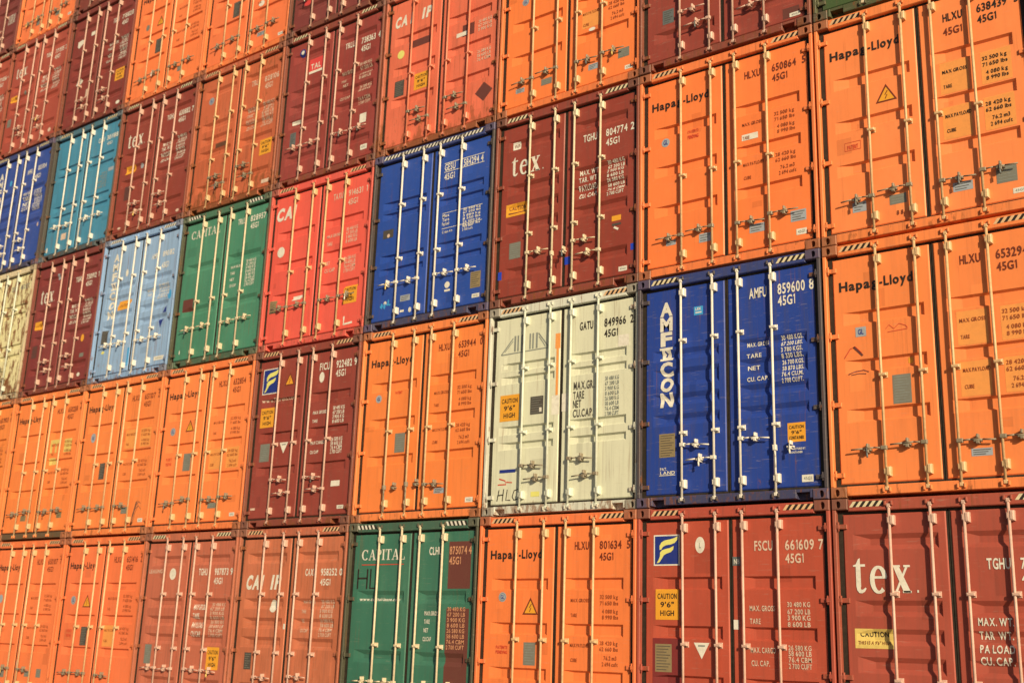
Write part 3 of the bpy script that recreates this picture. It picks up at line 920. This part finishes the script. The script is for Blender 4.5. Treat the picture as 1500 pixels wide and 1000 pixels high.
ITEMS[3, 3] = (cai(.175, 2.28, .18, parts=((0, .29, "CA"), (.33, .40, "I"), (.575, .82, "IP"))) + [ov(.36, 1.76, .075, .075, 'E'), r(1.54, 1.68, 1.76, 1.75, 'W', 'paint_patch'), r(1.66, 1.66, 1.90, 1.86, 'O', 'paint_patch'), r(.53, 1.80, .985, 1.93, 'O', 'paint_patch')] + plate(.265, 1.01, .47, 1.29, 'D') + caution(.69, 1.02, .985, 1.305) + [pg([(1.97, .60), (2.14, .44), (2.31, .60), (2.14, .76)], 'O', 'paint_patch')]
    + [t(s, 1.98, 1.80 - .07 * i, 2.25, .05, 'V') for i, s in enumerate(VALS8[:3])] + [t(s, 1.98, 1.28 - .07 * i, 2.25, .05, 'V') for i, s in enumerate(VALS8[4:7])] + [t("CAXU", 1.53, 2.36, 1.77, .11, 'V'), t("942070", 1.885, 2.36, 2.235, .11, 'V')])
# column 4
ITEMS[4, 0] = (cai(.205, 1.97, .20, parts=((0, .33, "CA"), (.345, .42, "I"), (.56, .82, "IP"))) + [ov(.89, 1.71, .085, .095, 'W')] + plate(.33, .76, .49, 1.01, 'D') + numbers("CAXU", "958252", "0", 2.16, .10, 'W', u=1.55) + [t("MAX GROSS", 1.54, 1.755, 1.80, .04, 'V'), t("TARE", 1.54, 1.61, 1.64, .05, 'V'), t("NET", 1.54, 1.475, 1.60, .05, 'V'), t("CU CAP", 1.535, 1.335, 1.70, .05, 'V')] + [t(s, 1.925, 1.755 - .068 * i, 2.2, .05, 'V') for i, s in enumerate(VALS8)] + [r(1.155, 1.37, 1.197, 1.45, 'W')])
ITEMS[4, 1] = (florens(.20, 2.19, .56, 2.585) + triangle(.835, 2.275, .235) + [t("www.florens.com", .20, 2.04, 1.0, .06, 'V')] + caution(.20, 1.62, .525, 1.945) + plate(.26, 1.06, .49, 1.35, 'G') + itri(.82, 1.165) + numbers("FICU", "922482", "9", 2.435, .115, u=1.515) + [ov(1.58, 2.32, .055, .085, 'W')]
    + [t("MAX GROSS", 1.44, 1.735, 1.74, .05), t("TARE", 1.44, 1.60, 1.56, .05), t("MAX CARGO", 1.44, 1.255, 1.74, .05), t("CU CAP", 1.44, 1.11, 1.63, .05)] + [t(s, 1.885, w, 2.14, .055) for s, w in zip(VALS8, (1.77, 1.70, 1.63, 1.56, 1.28, 1.215, 1.15, 1.085))] + [r(1.955, .58, 2.145, .665, 'W')] + label_white(2.12, .235, 2.26, .29) + [r(.15, .29, .26, .325, 'V')])
ITEMS[4, 2] = (cai(.115, 2.315, .21, parts=((0, .42, "CA"), (.42, .50, "I"))) + [ov(.32, 1.73, .09, .095, 'W'), r(.70, .81, .915, .89, 'W')] + plate(.155, .66, .32, .88, 'C') + caution(1.91, .565, 2.21, .865) + [t("TAXU", 1.51, 2.41, 1.74, .105, 'V'), t("914631", 1.855, 2.41, 2.19, .105, 'V'), t("1", 2.25, 2.41, 2.30, .105, 'V'), t("45G1", 1.86, 2.255, 2.09, .10, 'V')]
    + [t("MAX GROSS", 1.43, 1.76, 1.74, .05, 'V'), t("TARE", 1.44, 1.62, 1.57, .06, 'V'), t("NET", 1.43, 1.29, 1.55, .06, 'V'), t("CU CAP", 1.43, 1.165, 1.67, .06, 'V')] + [t(s, 1.87, w, 2.13, .055, 'V') for s, w in zip(VALS8, (1.81, 1.74, 1.67, 1.60, 1.31, 1.24, 1.17, 1.10))] + [ln([(1.96, .36), (1.96, .23), (2.15, .24)], .035, 'W', 'marking')])
ITEMS[4, 3] = ([r(.635, 2.05, .97, 2.33, 'R', 'emblem'), ('emblem', 'W', text2d("TAL", .67, 2.13, .93, .10), .0032), ('emblem', 'W', rect2d(.635, 2.05, .97, 2.095), .003), ov(.43, 2.53, .075, .075, 'N', 'emblem'), ov(.43, 2.54, .04, .04, 'W', 'emblem')]
    + [t("TRLU", 1.51, 2.26, 1.75, .115), t("738363", 1.895, 2.25, 2.23, .115), t("4", 2.285, 2.25, 2.345, .11), t("45G1", 1.90, 2.095, 2.12, .105), t("MAX GROSS", 1.48, 1.78, 1.74, .05, 'V'), t("TARE", 1.48, 1.63, 1.60, .05, 'V'), t("NET", 1.53, 1.54, 1.66, .05, 'V'), t("CU CAP", 1.48, 1.30, 1.72, .05, 'V')]
    + [t(s, 1.90, w, 2.18, .052, 'V') for s, w in zip(VALS8, (1.84, 1.77, 1.66, 1.59, 1.43, 1.36, 1.20, 1.13))] + [r(1.985, .765, 2.135, .93, 'W'), r(.30, 1.165, .53, 1.23, 'W')] + plate(.29, .76, .435, 1.01, 'X') + label_white(2.05, .27, 2.2, .36))
ITEMS[4, 4] = [ov(.45, .62, .09, .06, 'R'), ov(2.2, .6, .03, .04, 'W')]
# column 5
ITEMS[5, 0] = ([t("LEASING", .15, 2.235, .52, .06, 'V'), ov(.80, 2.215, .085, .095, 'W')] + numbers("TGHU", "987873", "9", 2.19, .105, 'W', u=1.48) + [t("MAX GROSS", 1.44, 1.64, 1.745, .085), t("TARE", 1.44, 1.50, 1.61, .085), t("PAYLOAD", 1.435, 1.355, 1.72, .085), t("CU CAP", 1.43, 1.22, 1.68, .085)] + [t(s, 1.87, 1.70 - .068 * i, 2.22, .05, 'V') for i, s in enumerate(VALS8)] + caution(1.885, .72, 2.185, 1.065) + plate(.26, .76, .44, 1.07, 'G'))
ITEMS[5, 1] = lorry("652854", "1") + roundel(.365, 1.755, .07) + triangle(.83, 1.725, .23) + plate(.745, 1.04, .945, 1.34, 'G') + [t("PATENTS", .26, 1.24, .42, .05, 'P'), t("PENDING", .26, 1.16, .42, .05, 'P')] + [r(1.44, 1.02, 1.755, 1.37, 'S', 'paint_patch'), r(1.885, 1.02, 2.2, 1.37, 'S', 'paint_patch')] + plate(1.52, .37, 1.73, .46, 'G') + label_white(2.1, .22, 2.23, .28)
ITEMS[5, 2] = ([ser("CAPITAL", .255, 2.43, 1.07, .155)] + [t("TRLU", 1.55, 2.465, 1.76, .105), t("828957", 1.885, 2.465, 2.30, .105), t("45G1", 1.90, 2.325, 2.12, .10)] + [t("MAX GROSS", 1.48, 1.66, 1.76, .045), t("TARE", 1.48, 1.545, 1.60, .05), t("NET", 1.48, 1.43, 1.60, .05), t("CU CAP", 1.48, 1.315, 1.66, .05)] + [t(s, 1.88, 1.71 - .062 * i, 2.14, .05) for i, s in enumerate(VALS8)] + [r(.21, 1.05, .50, 1.28, 'O', 'paint_patch'), ov(.26, .30, .015, .04, 'W')])
ITEMS[5, 3] = ([t("TRLU", 1.55, 2.25, 1.80, .11, 'V'), t("828106", 1.91, 2.25, 2.30, .11, 'V'), t("45G1", 1.93, 2.10, 2.15, .105, 'V')] + [t("MAX GROSS", 1.50, 1.74, 1.80, .08, 'V'), t("TARE", 1.50, 1.62, 1.68, .08, 'V'), t("PAYLOAD", 1.50, 1.50, 1.80, .08, 'V'), t("CU CAP", 1.50, 1.38, 1.76, .08, 'V')] + [t(s, 1.92, 1.79 - .062 * i, 2.24, .05, 'V') for i, s in enumerate(VALS8)] + caution(1.95, .79, 2.26, 1.085, k='Y') + [r(.67, 1.25, .97, 1.34, 'H', 'rust_patch')] + roundel(.41, 2.28, .075) + [r(2.08, .23, 2.28, .30, 'V')])
ITEMS[5, 4] = lorry("651118", "0") + plate(.765, 1.02, .95, 1.34, 'D') + [ov(1.59, 1.06, .08, .06, 'W')] + plate(1.55, .37, 1.74, .45, 'A') + label_white(2.14, .21, 2.28, .27)
# column 6
ITEMS[6, 0] = lorry("651416", "2") + roundel(.40, 1.78, .075) + triangle(.83, 1.66, .25) + plate(.755, 1.0, .945, 1.32, 'D') + [t("PATENTS", .30, 1.22, .46, .05, 'P'), t("PENDING", .30, 1.14, .46, .05, 'P'), r(1.44, 1.0, 1.755, 1.36, 'S', 'paint_patch')]
ITEMS[6, 1] = lorry("651107", "2") + [ov(.41, 1.84, .075, .09, 'A', 'emblem'), t("GL", .37, 1.81, .45, .06, 'N'), r(1.44, 1.56, 1.755, 1.90, 'S', 'paint_patch'), r(1.885, 1.56, 2.2, 1.90, 'S', 'paint_patch')] + plate(.735, 1.04, .90, 1.34, 'D') + plate(1.56, .38, 1.74, .50, 'G') + label_white(2.09, .215, 2.23, .28) + [ln([(1.895, .17), (1.915, .30), (1.96, .44), (2.0, .58)], .022, 'D', 'scuff'), ln([(1.925, .17), (1.95, .33), (1.975, .42), (2.03, .60)], .013, 'D', 'scuff'), ln([(1.955, .20), (1.985, .36), (2.06, .52)], .009, 'D', 'scuff'),
    ln([(2.02, .52), (2.07, .58), (2.12, .54)], .012, 'D', 'scuff'), ln([(2.0, .46), (2.08, .50), (2.15, .44)], .008, 'D', 'scuff'), ln([(1.90, .17), (1.93, .22)], .05, 'H', 'scuff')]
ITEMS[6, 2] = (amficon(u=.30, top=2.43, step=.195, h=.15) + [ov(.81, 2.13, .04, .075, 'W', 'sticker'), r(.64, 1.39, 1.03, 1.58, 'Y', 'warning_sticker'), t("CAUTION", .70, 1.45, .97, .06, 'B')] + plate(.22, .77, .42, 1.04, 'D') + [t("AMFU", 1.56, 2.26, 1.79, .105), t("890182", 1.90, 2.26, 2.25, .105), t("45G1", 1.90, 2.03, 2.12, .11)] + [t("MAX GROSS", 1.52, 1.62, 1.78, .05), t("TARE", 1.52, 1.54, 1.66, .05)] + [t(s, 1.88, 1.68 - .06 * i, 2.18, .04) for i, s in enumerate(VALS8[:5])]
    + label_white(1.99, .24, 2.28, .315) + [pg([(2.0, 1.02), (2.14, 1.02), (2.07, .85)], 'N'), pg([(2.10, 1.14), (2.20, 1.28), (2.20, 1.14)], 'N'), ov(2.25, 1.47, .05, .09, 'T'), r(1.13, .25, 1.19, .60, 'T'), ov(.33, .60, .05, .03, 'E')])
ITEMS[6, 3] = (texset("630882", "7", tw=1.94, nw=2.24) + [r(.32, 1.36, .62, 1.53, 'Y', 'warning_sticker'), t("CAUTION", .36, 1.44, .58, .05, 'O'), ov(.82, 1.46, .05, .055, 'A')] + plate(.36, .80, .55, 1.10, 'O') + [ov(2.18, .23, .05, .03, 'V'), ov(.33, .23, .05, .025, 'V')])
ITEMS[6, 4] = lorry("651520", "3") + plate(.785, 1.02, .96, 1.335, 'D') + triangle(.86, 1.66, .24) + [ov(.43, 1.72, .06, .07, 'G', 'emblem')] + plate(1.62, .37, 1.78, .47, 'G') + [t("PATENTS", .30, 1.22, .46, .05, 'P')]
# column 7
ITEMS[7, 0] = lorry("650107", "7") + [ov(.40, 1.80, .07, .08, 'A', 'emblem')] + plate(.72, .36, .88, .48, 'G') + plate(1.58, .40, 1.74, .50, 'G') + plate(1.97, .40, 2.12, .55, 'G') + [ov(1.25 + .05, .62, .03, .08, 'V')]
ITEMS[7, 1] = lorry("650238", "4") + [('paint_patch', 'L', rect2d(1.42, 1.66, 1.50, 1.92) + rect2d(1.501, 1.84, 1.74, 1.92) + rect2d(1.60, 1.66, 1.66, 1.839), .0018), ('paint_patch', 'L', rect2d(1.90, 1.65, 2.15, 1.91), .0018), r(1.43, 1.43, 1.66, 1.56, 'L', 'paint_patch')] + plate(.70, .37, .89, .48, 'C') + plate(1.95, .39, 2.12, .49, 'C') + [t("PATENT", .50, 1.22, .62, .09, 'P')]
ITEMS[7, 2] = (texset("730912", "1", tw=1.96, uw=.58, nw=2.235) + [r(.20, 1.41, .45, 1.58, 'Y', 'warning_sticker'), t("CAUTION", .23, 1.47, .42, .05, 'O'), r(.80, 2.42, .88, 2.54, 'A'), ov(1.26 + .03, 2.14, .025, .035, 'W'), ov(2.02, 1.01, .055, .075, 'Y'), r(1.99, .62, 2.13, .70, 'G'), ov(2.04, .27, .05, .04, 'W')] + plate(.22, .80, .42, 1.06, 'O'))
ITEMS[7, 3] = [t("CLOU", 1.62, 2.36, 1.85, .10), t("301188", 1.92, 2.36, 2.32, .10), t("45G1", 1.95, 2.24, 2.14, .06), r(2.12, 1.62, 2.30, 1.70, 'A')] + [t(s, 1.71 if i % 2 else 1.90, 1.60 - .06 * i, 2.10, .045, 'F') for i, s in enumerate(VALS8[:6])] + [r(.68, .40, .86, .54, 'V', 'paint_patch'), ov(.20, .26, .03, .06, 'W'), r(.55, .66, .66, .76, 'H', 'rust_patch')]
ITEMS[7, 4] = ([t("TGHU", 1.60, 2.25, 1.82, .11), t("718820", 1.92, 2.25, 2.33, .11), t("45G1", 1.94, 2.10, 2.16, .10), pg([(.30, 2.09), (.30, 2.20), (.45, 2.22), (.55, 2.20), (.53, 2.12), (.42, 2.07), (.36, 2.03)], 'W', 'paint_patch'), r(.79, 2.21, .935, 2.30, 'W')] + [t("MAX GROSS", 1.53, 1.73, 1.86, .06), t("TARE", 1.53, 1.60, 1.72, .06), t("NET", 1.53, 1.46, 1.68, .06), t("CU CAP", 1.53, 1.32, 1.80, .06)] + [t(s, 1.97, 1.77 - .07 * i, 2.25, .05) for i, s in enumerate(VALS8)]
    + caution(1.94, .78, 2.26, 1.05) + [pg([(.40, 1.12), (.46, 1.22), (.60, 1.24), (.66, 1.18), (.60, 1.13), (.62, 1.05), (.52, 1.08)], 'W', 'paint_patch'), r(.88, .72, .97, .90, 'V', 'paint_patch'), r(.20, .45, .50, .60, 'M', 'paint_patch'), ov(2.16, .25, .07, .04, 'W')])
ITEMS[7, 5] = [ov(1.5, .4, .04, .05, 'W')]
# column 8 and 9
ITEMS[8, 1] = lorry("651903", "6") + plate(.72, 1.0, .92, 1.32, 'G')
ITEMS[8, 2] = [t("CRXU", 1.55, 2.42, 1.77, .1, 'F'), t("450127", 1.90, 2.42, 2.25, .1, 'F')]
ITEMS[8, 3] = amficon(u=.25, top=2.37, step=.195, h=.155) + [t("AMFU", 1.45, 2.25, 1.68, .11), t("833104", 1.88, 2.27, 2.22, .11), t("45G1", 1.80, 2.08, 2.03, .105)] + [t(s, 1.42, w, 1.70, .085) for s, w in (("MAX GR", 1.75), ("TARE", 1.63), ("NET", 1.51), ("CU CAP", 1.39))] + [t(s, 1.86, 1.77 - .062 * i, 2.16, .05) for i, s in enumerate(VALS8)] + [ov(.80, 2.2, .05, .07, 'T'), ov(2.2, .95, .025, .05, 'V')]
ITEMS[8, 4] = texset("771935", "2", tw=2.02, uw=.56, th=.27, nw=2.2) + [r(.20, 1.43, .47, 1.57, 'Y', 'warning_sticker'), t("CAUTION", .23, 1.48, .44, .05, 'O'), ov(.80, 1.55, .05, .05, 'G'), ov(2.1, .28, .06, .05, 'V')] + plate(.2, .80, .36, 1.0, 'G')
ITEMS[8, 5] = lorry("652077", "3") + plate(.75, .38, .9, .5, 'G') + plate(1.55, .38, 1.74, .5, 'G') + label_white(2.1, .22, 2.23, .28)
ITEMS[9, 4] = [t("MAX GR", 1.44, 1.72, 1.72, .08), t("TARE", 1.44, 1.58, 1.6, .08)] + [t(s, 1.88, 1.77 - .065 * i, 2.18, .05) for i, s in enumerate(VALS8)] + texset("771036", "4")[1:5]
ITEMS[9, 5] = [t(s, 1.9, 1.0 - .065 * i, 2.2, .05) for i, s in enumerate(VALS8[:4])] + [ov(1.3, .8, .04, .05, 'V')]

# handle layouts: (bar index, height, direction)
H_LEFTRIGHT = ((0, .505, -1), (1, .545, -1), (2, .520, 1), (3, .540, 1))        # all four swing outwards to one side
H_CROSS = ((0, .745, 1), (1, .545, -1), (2, .745, 1), (3, .550, -1))
H_LEVEL = ((0, .71, -1), (1, .71, -1), (2, .70, 1), (3, .70, 1))
H_LOW = ((0, .66, 1), (1, .47, -1), (2, .69, 1), (3, .47, -1))
H_NAVY = ((0, .745, 1), (1, .545, -1), (2, .745, 1), (3, .62, 2))
H_FOLD = ((0, .72, 1), (1, .66, 2), (2, .745, 1), (3, .56, -1))
H_DROP = ((0, .50, 2), (1, .52, 2), (2, .50, 1))
H_ONE = ((0, .52, -1), (1, .53, -1), (2, .52, 1))

# (column, row): paint, bands, bar paint, handles, fork pockets, stripe style, frame grime, label
SPEC = {
 (0, 0): ('brick', 'five', 'rosy', H_CROSS, 0, 'cream', .2, "brick red container with large white serif letters in the bottom right corner"),
 (0, 1): ('amber', 'three', 'tan', H_LEFTRIGHT, 0, 'orange', .08, "orange container numbered 653294 directly above the brick red corner container"),
 (0, 2): ('amber', 'three', 'tan', H_LEFTRIGHT, 0, 'orange', .10, "orange container numbered 638439 with four yellow patches under its weights"),
 (0, 3): ('moss', 'soft', 'cream', H_LOW, 1, 'orange', .25, "moss green container of which only the lower sill shows at the top edge"),
 (1, 0): ('florid', 'three', 'rosy', H_LOW, 0, 'orange', .16, "red container numbered 661609 with a navy and yellow emblem in the bottom row"),
 (1, 1): ('navy', 'four', 'white', H_NAVY, 1, 'cream', .30, "navy blue container with a vertical white name, beside the ivory container"),
 (1, 2): ('orange', 'three', 'tan', H_LEFTRIGHT, 0, 'orange', .12, "orange container numbered 650864 standing on the navy blue container"),
 (1, 3): ('oxide', 'five', 'rosy', H_CROSS, 1, 'orange', .35, "dark oxide red container cut off by the top edge above number 650864"),
 (2, 0): ('coral', 'three', 'tan', H_LEFTRIGHT, 0, 'orange', .10, "orange container numbered 801634 with a yellow triangle below the ivory container"),
 (2, 1): ('ivory', 'two', 'ivory', H_LOW, 1, 'orange', .18, "ivory container with a black handwritten scrawl and orange caution sticker"),
 (2, 2): ('oxide', 'five', 'cream', H_FOLD, 1, 'cream', .25, "oxide red container with three blue tape patches above the ivory container"),
 (2, 3): ('orange', 'three', 'tan', H_LEFTRIGHT, 0, 'cream', .14, "orange container at the top edge, above the oxide red one with blue tape"),
 (3, 0): ('green', 'soft', 'cream', H_LEVEL, 0, 'leaf', .30, "dark green container with a brown repainted strip on its right door"),
 (3, 1): ('amber', 'three', 'tan', H_DROP, 0, 'orange', .10, "orange container numbered 653944 between the dark green and cobalt blue containers"),
 (3, 2): ('cobalt', 'two', 'white', H_LEVEL, 1, 'full', .35, "cobalt blue container with striped header running its full width"),
 (3, 3): ('salmon', 'three', 'salmon', H_LOW, 1, 'none', .35, "salmon orange container with salmon painted bars and rusty bottom edge"),
 (4, 0): ('clay', 'five', 'rosy', H_LOW, 0, 'orange', .25, "faded clay red container with italic white letters beside the dark green one"),
 (4, 1): ('oxide', 'three', 'rosy', H_CROSS, 1, 'orange', .30, "oxide red container numbered 922482 with navy and yellow emblem and white inverted triangle"),
 (4, 2): ('scarlet', 'three', 'tan', H_LEVEL, 1, 'orange', .20, "bright scarlet container standing between the grass green and cobalt blue ones"),
 (4, 3): ('oxide', 'five', 'rosy', H_LEVEL, 1, 'cream', .35, "brownish red container with a bright red and white square emblem on its left door"),
 (4, 4): ('wine', 'five', 'rosy', H_LEVEL, 1, 'cream', .35, "wine red container cut off at the top edge above the red and white emblem"),
 (5, 0): ('clay', 'five', 'rosy', H_LEVEL, 0, 'cream', .2, "clay red container numbered 987873 with yellow caution sticker in the bottom row"),
 (5, 1): ('orange', 'three', 'tan', H_LEFTRIGHT, 0, 'orange', .10, "orange container with yellow triangle and grey plate beneath the grass green container"),
 (5, 2): ('grass', 'soft', 'cream', H_LEVEL, 1, 'leaf', .30, "grass green container with white serif name beside the pale blue container"),
 (5, 3): ('rustorange', 'five', 'tan', H_LOW, 1, 'orange', .3, "rust stained orange container standing on the grass green container"),
 (5, 4): ('orange', 'three', 'tan', H_LEFTRIGHT, 0, 'orange', .10, "orange container at the top edge standing on the rust stained orange one"),
 (6, 0): ('coral', 'three', 'tan', H_ONE, 0, 'orange', .14, "orange container with yellow triangle in the bottom row beside the clay red one"),
 (6, 1): ('amber', 'three', 'tan', H_ONE, 0, 'orange', .10, "orange container with a black scuff at its lower right, under the pale blue one"),
 (6, 2): ('skyblue', 'four', 'white', H_LEVEL, 1, 'sky', .18, "pale sky blue container with a vertical white name and yellow sticker"),
 (6, 3): ('oxide', 'five', 'rosy', H_LOW, 1, 'cream', .3, "oxide red container with large white letters standing on the pale blue container"),
 (6, 4): ('orange', 'three', 'tan', H_LEFTRIGHT, 0, 'none', .22, "orange container with yellow triangle on top of the red one above pale blue"),
 (7, 0): ('coral', 'three', 'tan', H_ONE, 0, 'orange', .14, "orange container filling the bottom left corner of the wall"),
 (7, 1): ('amber', 'three', 'tan', H_LEFTRIGHT, 0, 'orange', .12, "orange container with cream paint patches and a grey brown sill under the maroon one"),
 (7, 2): ('maroon', 'five', 'rosy', H_LOW, 1, 'none', .25, "maroon container with large white letters between the cream and pale blue containers"),
 (7, 3): ('teal', 'two', 'white', H_LEVEL, 1, 'cream', .40, "teal container standing beside the royal blue one"),
 (7, 4): ('maroon', 'five', 'rosy', H_LOW, 1, 'none', .25, "maroon container with white paint splotches standing on the teal container"),
 (7, 5): ('wine', 'five', 'rosy', H_LOW, 1, 'none', .25, "wine red sliver of a container above the maroon one with white splotches"),
 (8, 1): ('amber', 'three', 'tan', H_ONE, 0, 'orange', .12, "orange container cut off by the left edge under the rusty cream container"),
 (8, 2): ('cream', 'two', 'ivory', H_LOW, 1, 'none', .35, "rusty cream container cut off by the left edge"),
 (8, 3): ('royal', 'four', 'white', H_LOW, 1, 'cream', .35, "royal blue container at the left edge beside the teal container"),
 (8, 4): ('brick', 'five', 'rosy', H_LOW, 1, 'cream', .3, "brownish red container with white letters standing on the royal blue container"),
 (8, 5): ('orange', 'three', 'tan', H_LEFTRIGHT, 0, 'none', .10, "orange container in the top left corner beside the maroon container edge"),
 (9, 4): ('brick', 'five', 'rosy', H_LOW, 1, 'cream', .3, "dull red container cut off by the left edge below the maroon corner container"),
 (9, 5): ('wine', 'five', 'rosy', H_LOW, 1, 'none', .25, "maroon container cut off by the top left corner"),
}
# the containers under the two at the left edge, which carry them
HIDDEN = {(9, 0): 'orange', (9, 1): 'oxide', (9, 2): 'coral', (9, 3): 'clay', (8, 0): 'coral'}

def make_stripes(parent, style):
    """hazard stripes on the header"""
    y = 0.0085
    z0, z1 = CH - 0.094, CH - 0.034
    if style == 'none':
        return
    base, mark = {'orange': ('J', 'K'), 'cream': ('Z', 'K'), 'leaf': ('W', 'K'), 'full': ('W', 'K'), 'sky': ('W', 'D')}[style]
    spans = [(.195, .545), (CW - .545, CW - .195)] if style != 'full' else [(.195, CW - .195)]
    lean = -0.03 if style == 'leaf' else 0.045
    mb1, mb2 = MB(), MB()
    for a, b in spans:
        u = a; step = .072
        while u + .03 <= b - .02:
            mb1.poly([(u, y, z0), (u + .036, y, z0), (u + .036 + lean, y, z1), (u + lean, y, z1)])
            mb2.poly([(u + .0365, y, z0), (u + .0715, y, z0), (u + .0715 + lean, y, z1), (u + .0365 + lean, y, z1)])
            u += step
    part('stripe_band', mb1.mesh("stripe_band"), ink(base), parent)
    part('stripe_band', mb2.mesh("stripe_band"), ink(mark), parent)

OFFS = (-0.013, -0.0079, 0.013, 0.0031, -0.0104, 0.006, 0.013, -0.0015, -0.0117, 0.0007)

def container(c, r_, paintname, style, barpaint, handles, pockets, stripe, grime, label, detailed=True):
    rg = random.Random(c * 31 + r_ * 7 + 5)
    root = bpy.data.objects.new("shipping_container", None)
    COL.objects.link(root)
    root.empty_display_size = 0.5
    root.location = (-c * PX + 0.0135 + OFFS[c], rg.uniform(-0.018, 0.020), r_ * PZ + 0.004)
    root['label'] = label
    root['category'] = "container"
    root['group'] = "stacked shipping containers"
    md, mf, mc = P_door(paintname, c * 10 + r_), P_frame(paintname, grime), P_cast(paintname)
    part('body', cached('body', body_mesh), mf, root)
    for s in (0, 1):
        part('corner_post', cached(('post', s), lambda: post_mesh(s)), mf, root)
        for tp in (0, 1):
            part('corner_casting', cached(('cast', s, tp), lambda: casting_mesh(s, tp)), mc, root)
    hd = part('header', cached('header', header_mesh), P_frame(paintname, round(grime * .38, 2)), root)
    make_stripes(hd, stripe)
    sillmat = P_frame('moss', .6) if (c, r_) == (7, 1) else P_frame(paintname, round(grime * .7, 2))
    part('sill', cached(('sill', pockets), lambda: sill_mesh(pockets)), sillmat, root)
    items = ITEMS.get((c, r_), [])
    for s in (0, 1):
        door = part('door', cached(('door', style, s), lambda: door_mesh(style, s)), md, root)
        part('gasket', cached(('gasket', s), lambda: gasket_mesh(s)), RUBBER, door)
        for z in (2.600, 1.822, 1.036, 0.250):
            part('hinge', cached(('hinge', s), lambda: hinge_mesh(s)), mf, door, (0, 0, z))
        for f in (0.84, 1.10):           # touched-up squares of slightly different paint
            for _ in range(rg.choice((1, 1, 2))):
                w_, h_ = rg.uniform(.06, .26), rg.uniform(.05, .30)
                a_ = rg.uniform(LEAF[s][0] + .02, LEAF[s][1] - w_ - .02); z_ = rg.uniform(.2, 2.4)
                sq = rect2d(a_, z_, a_ + w_, z_ + h_)
                part('touch_up', decal_mesh('touch_up', [(sq, 0.0006 if f < 1 else 0.0009)], style, s), P_touch(paintname, c * 10 + r_, f), door)
        groups = {}
        for name, k, pieces, lift in items:
            if not pieces:
                continue
            um = sum(p[0][0] for p in pieces) if False else pieces[0][0][0][0]
            if (um < 1.22) != (s == 0):
                continue
            if name in ('lettering', 'serial_number', 'weight_table', 'marking', 'graffiti', 'paint_patch', 'rust_patch', 'scuff'):
                groups.setdefault((name, k), []).append((pieces, lift))
            else:
                groups.setdefault((name, k, lift), []).append((pieces, lift))
        for key, layers in groups.items():
            part(key[0], decal_mesh(key[0], layers, style, s), ink(key[1]), door)
    mats = BAR[barpaint]
    hm = HANDLE if barpaint in ('tan', 'ivory', 'salmon') else mats
    guides = {'three': (1.32,), 'four': (2.035, .88), 'two': (1.98, 1.10), 'five': (1.885, 1.02), 'soft': (1.19,)}[style]
    hd_ = {h[0]: h for h in handles}
    for i, u in enumerate(BARS):
        b = part('locking_bar', cached('bar', bar_mesh), mats, root, (u, 0, 0))
        b.rotation_euler = (0, R(rg.uniform(-.07, .07)), 0)
        part('bar_bracket', cached(('guide', guides), lambda: guide_mesh(guides)), mats, b)
        part('cam_keeper', cached('keeper', keeper_mesh), mf, b)
        if i in hd_:
            _, z, d = hd_[i]
            z += rg.uniform(-.012, .012)
            drop = d == 2
            d = 1 if drop else d
            h = part('handle', cached(('handle', d, 0), lambda: handle_mesh(d, 0.0)), hm, b, (0, 0, z))
            h.rotation_euler = (0, R(rg.uniform(-2.0, 2.0) + (86 if drop else 0)), 0)
            if rg.random() < .25:
                part('seal', cached(('seal', d), lambda: seal_mesh(d)), ink(rg.choice(('W', 'L', 'D', 'X'))), b, (0, 0, z))
            part('handle_catch', cached(('catch', d), lambda: catch_mesh(d)), hm, b, (0, 0, z))
    return root

for (c, r_), sp in SPEC.items():
    container(c, r_, *sp)
for (c, r_), pn in HIDDEN.items():
    container(c, r_, pn, 'three', 'tan', H_ONE, 0, 'none', .15, "container in the hidden lower left of the stack, column beyond the frame, tier %d" % (r_ + 1))

# ------------------------------------------------------------------ the yard
def ground():
    bm = bmesh.new()
    bmesh.ops.create_grid(bm, x_segments=8, y_segments=8, size=900)
    me = bpy.data.meshes.new("ground")
    bm.to_mesh(me); bm.free()
    o = bpy.data.objects.new("ground", me)
    COL.objects.link(o)
    o['kind'] = "structure"
    mt = bpy.data.materials.new("yard_concrete")
    mt.use_nodes = True
    tr = mt.node_tree; L = tr.links.new
    geo = N(tr, "ShaderNodeNewGeometry")
    n = N(tr, "ShaderNodeTexNoise"); n.inputs['Scale'].default_value = 0.6; n.inputs['Detail'].default_value = 8
    L(geo.outputs['Position'], n.inputs['Vector'])
    mx = N(tr, "ShaderNodeMix", data_type='RGBA')
    mx.inputs[6].default_value = (0.10, 0.09, 0.08, 1); mx.inputs[7].default_value = (0.20, 0.18, 0.155, 1)
    L(n.outputs['Fac'], mx.inputs[0])
    L(mx.outputs[2], tr.nodes["Principled BSDF"].inputs['Base Color'])
    tr.nodes["Principled BSDF"].inputs['Roughness'].default_value = 0.9
    me.materials.append(mt)
ground()
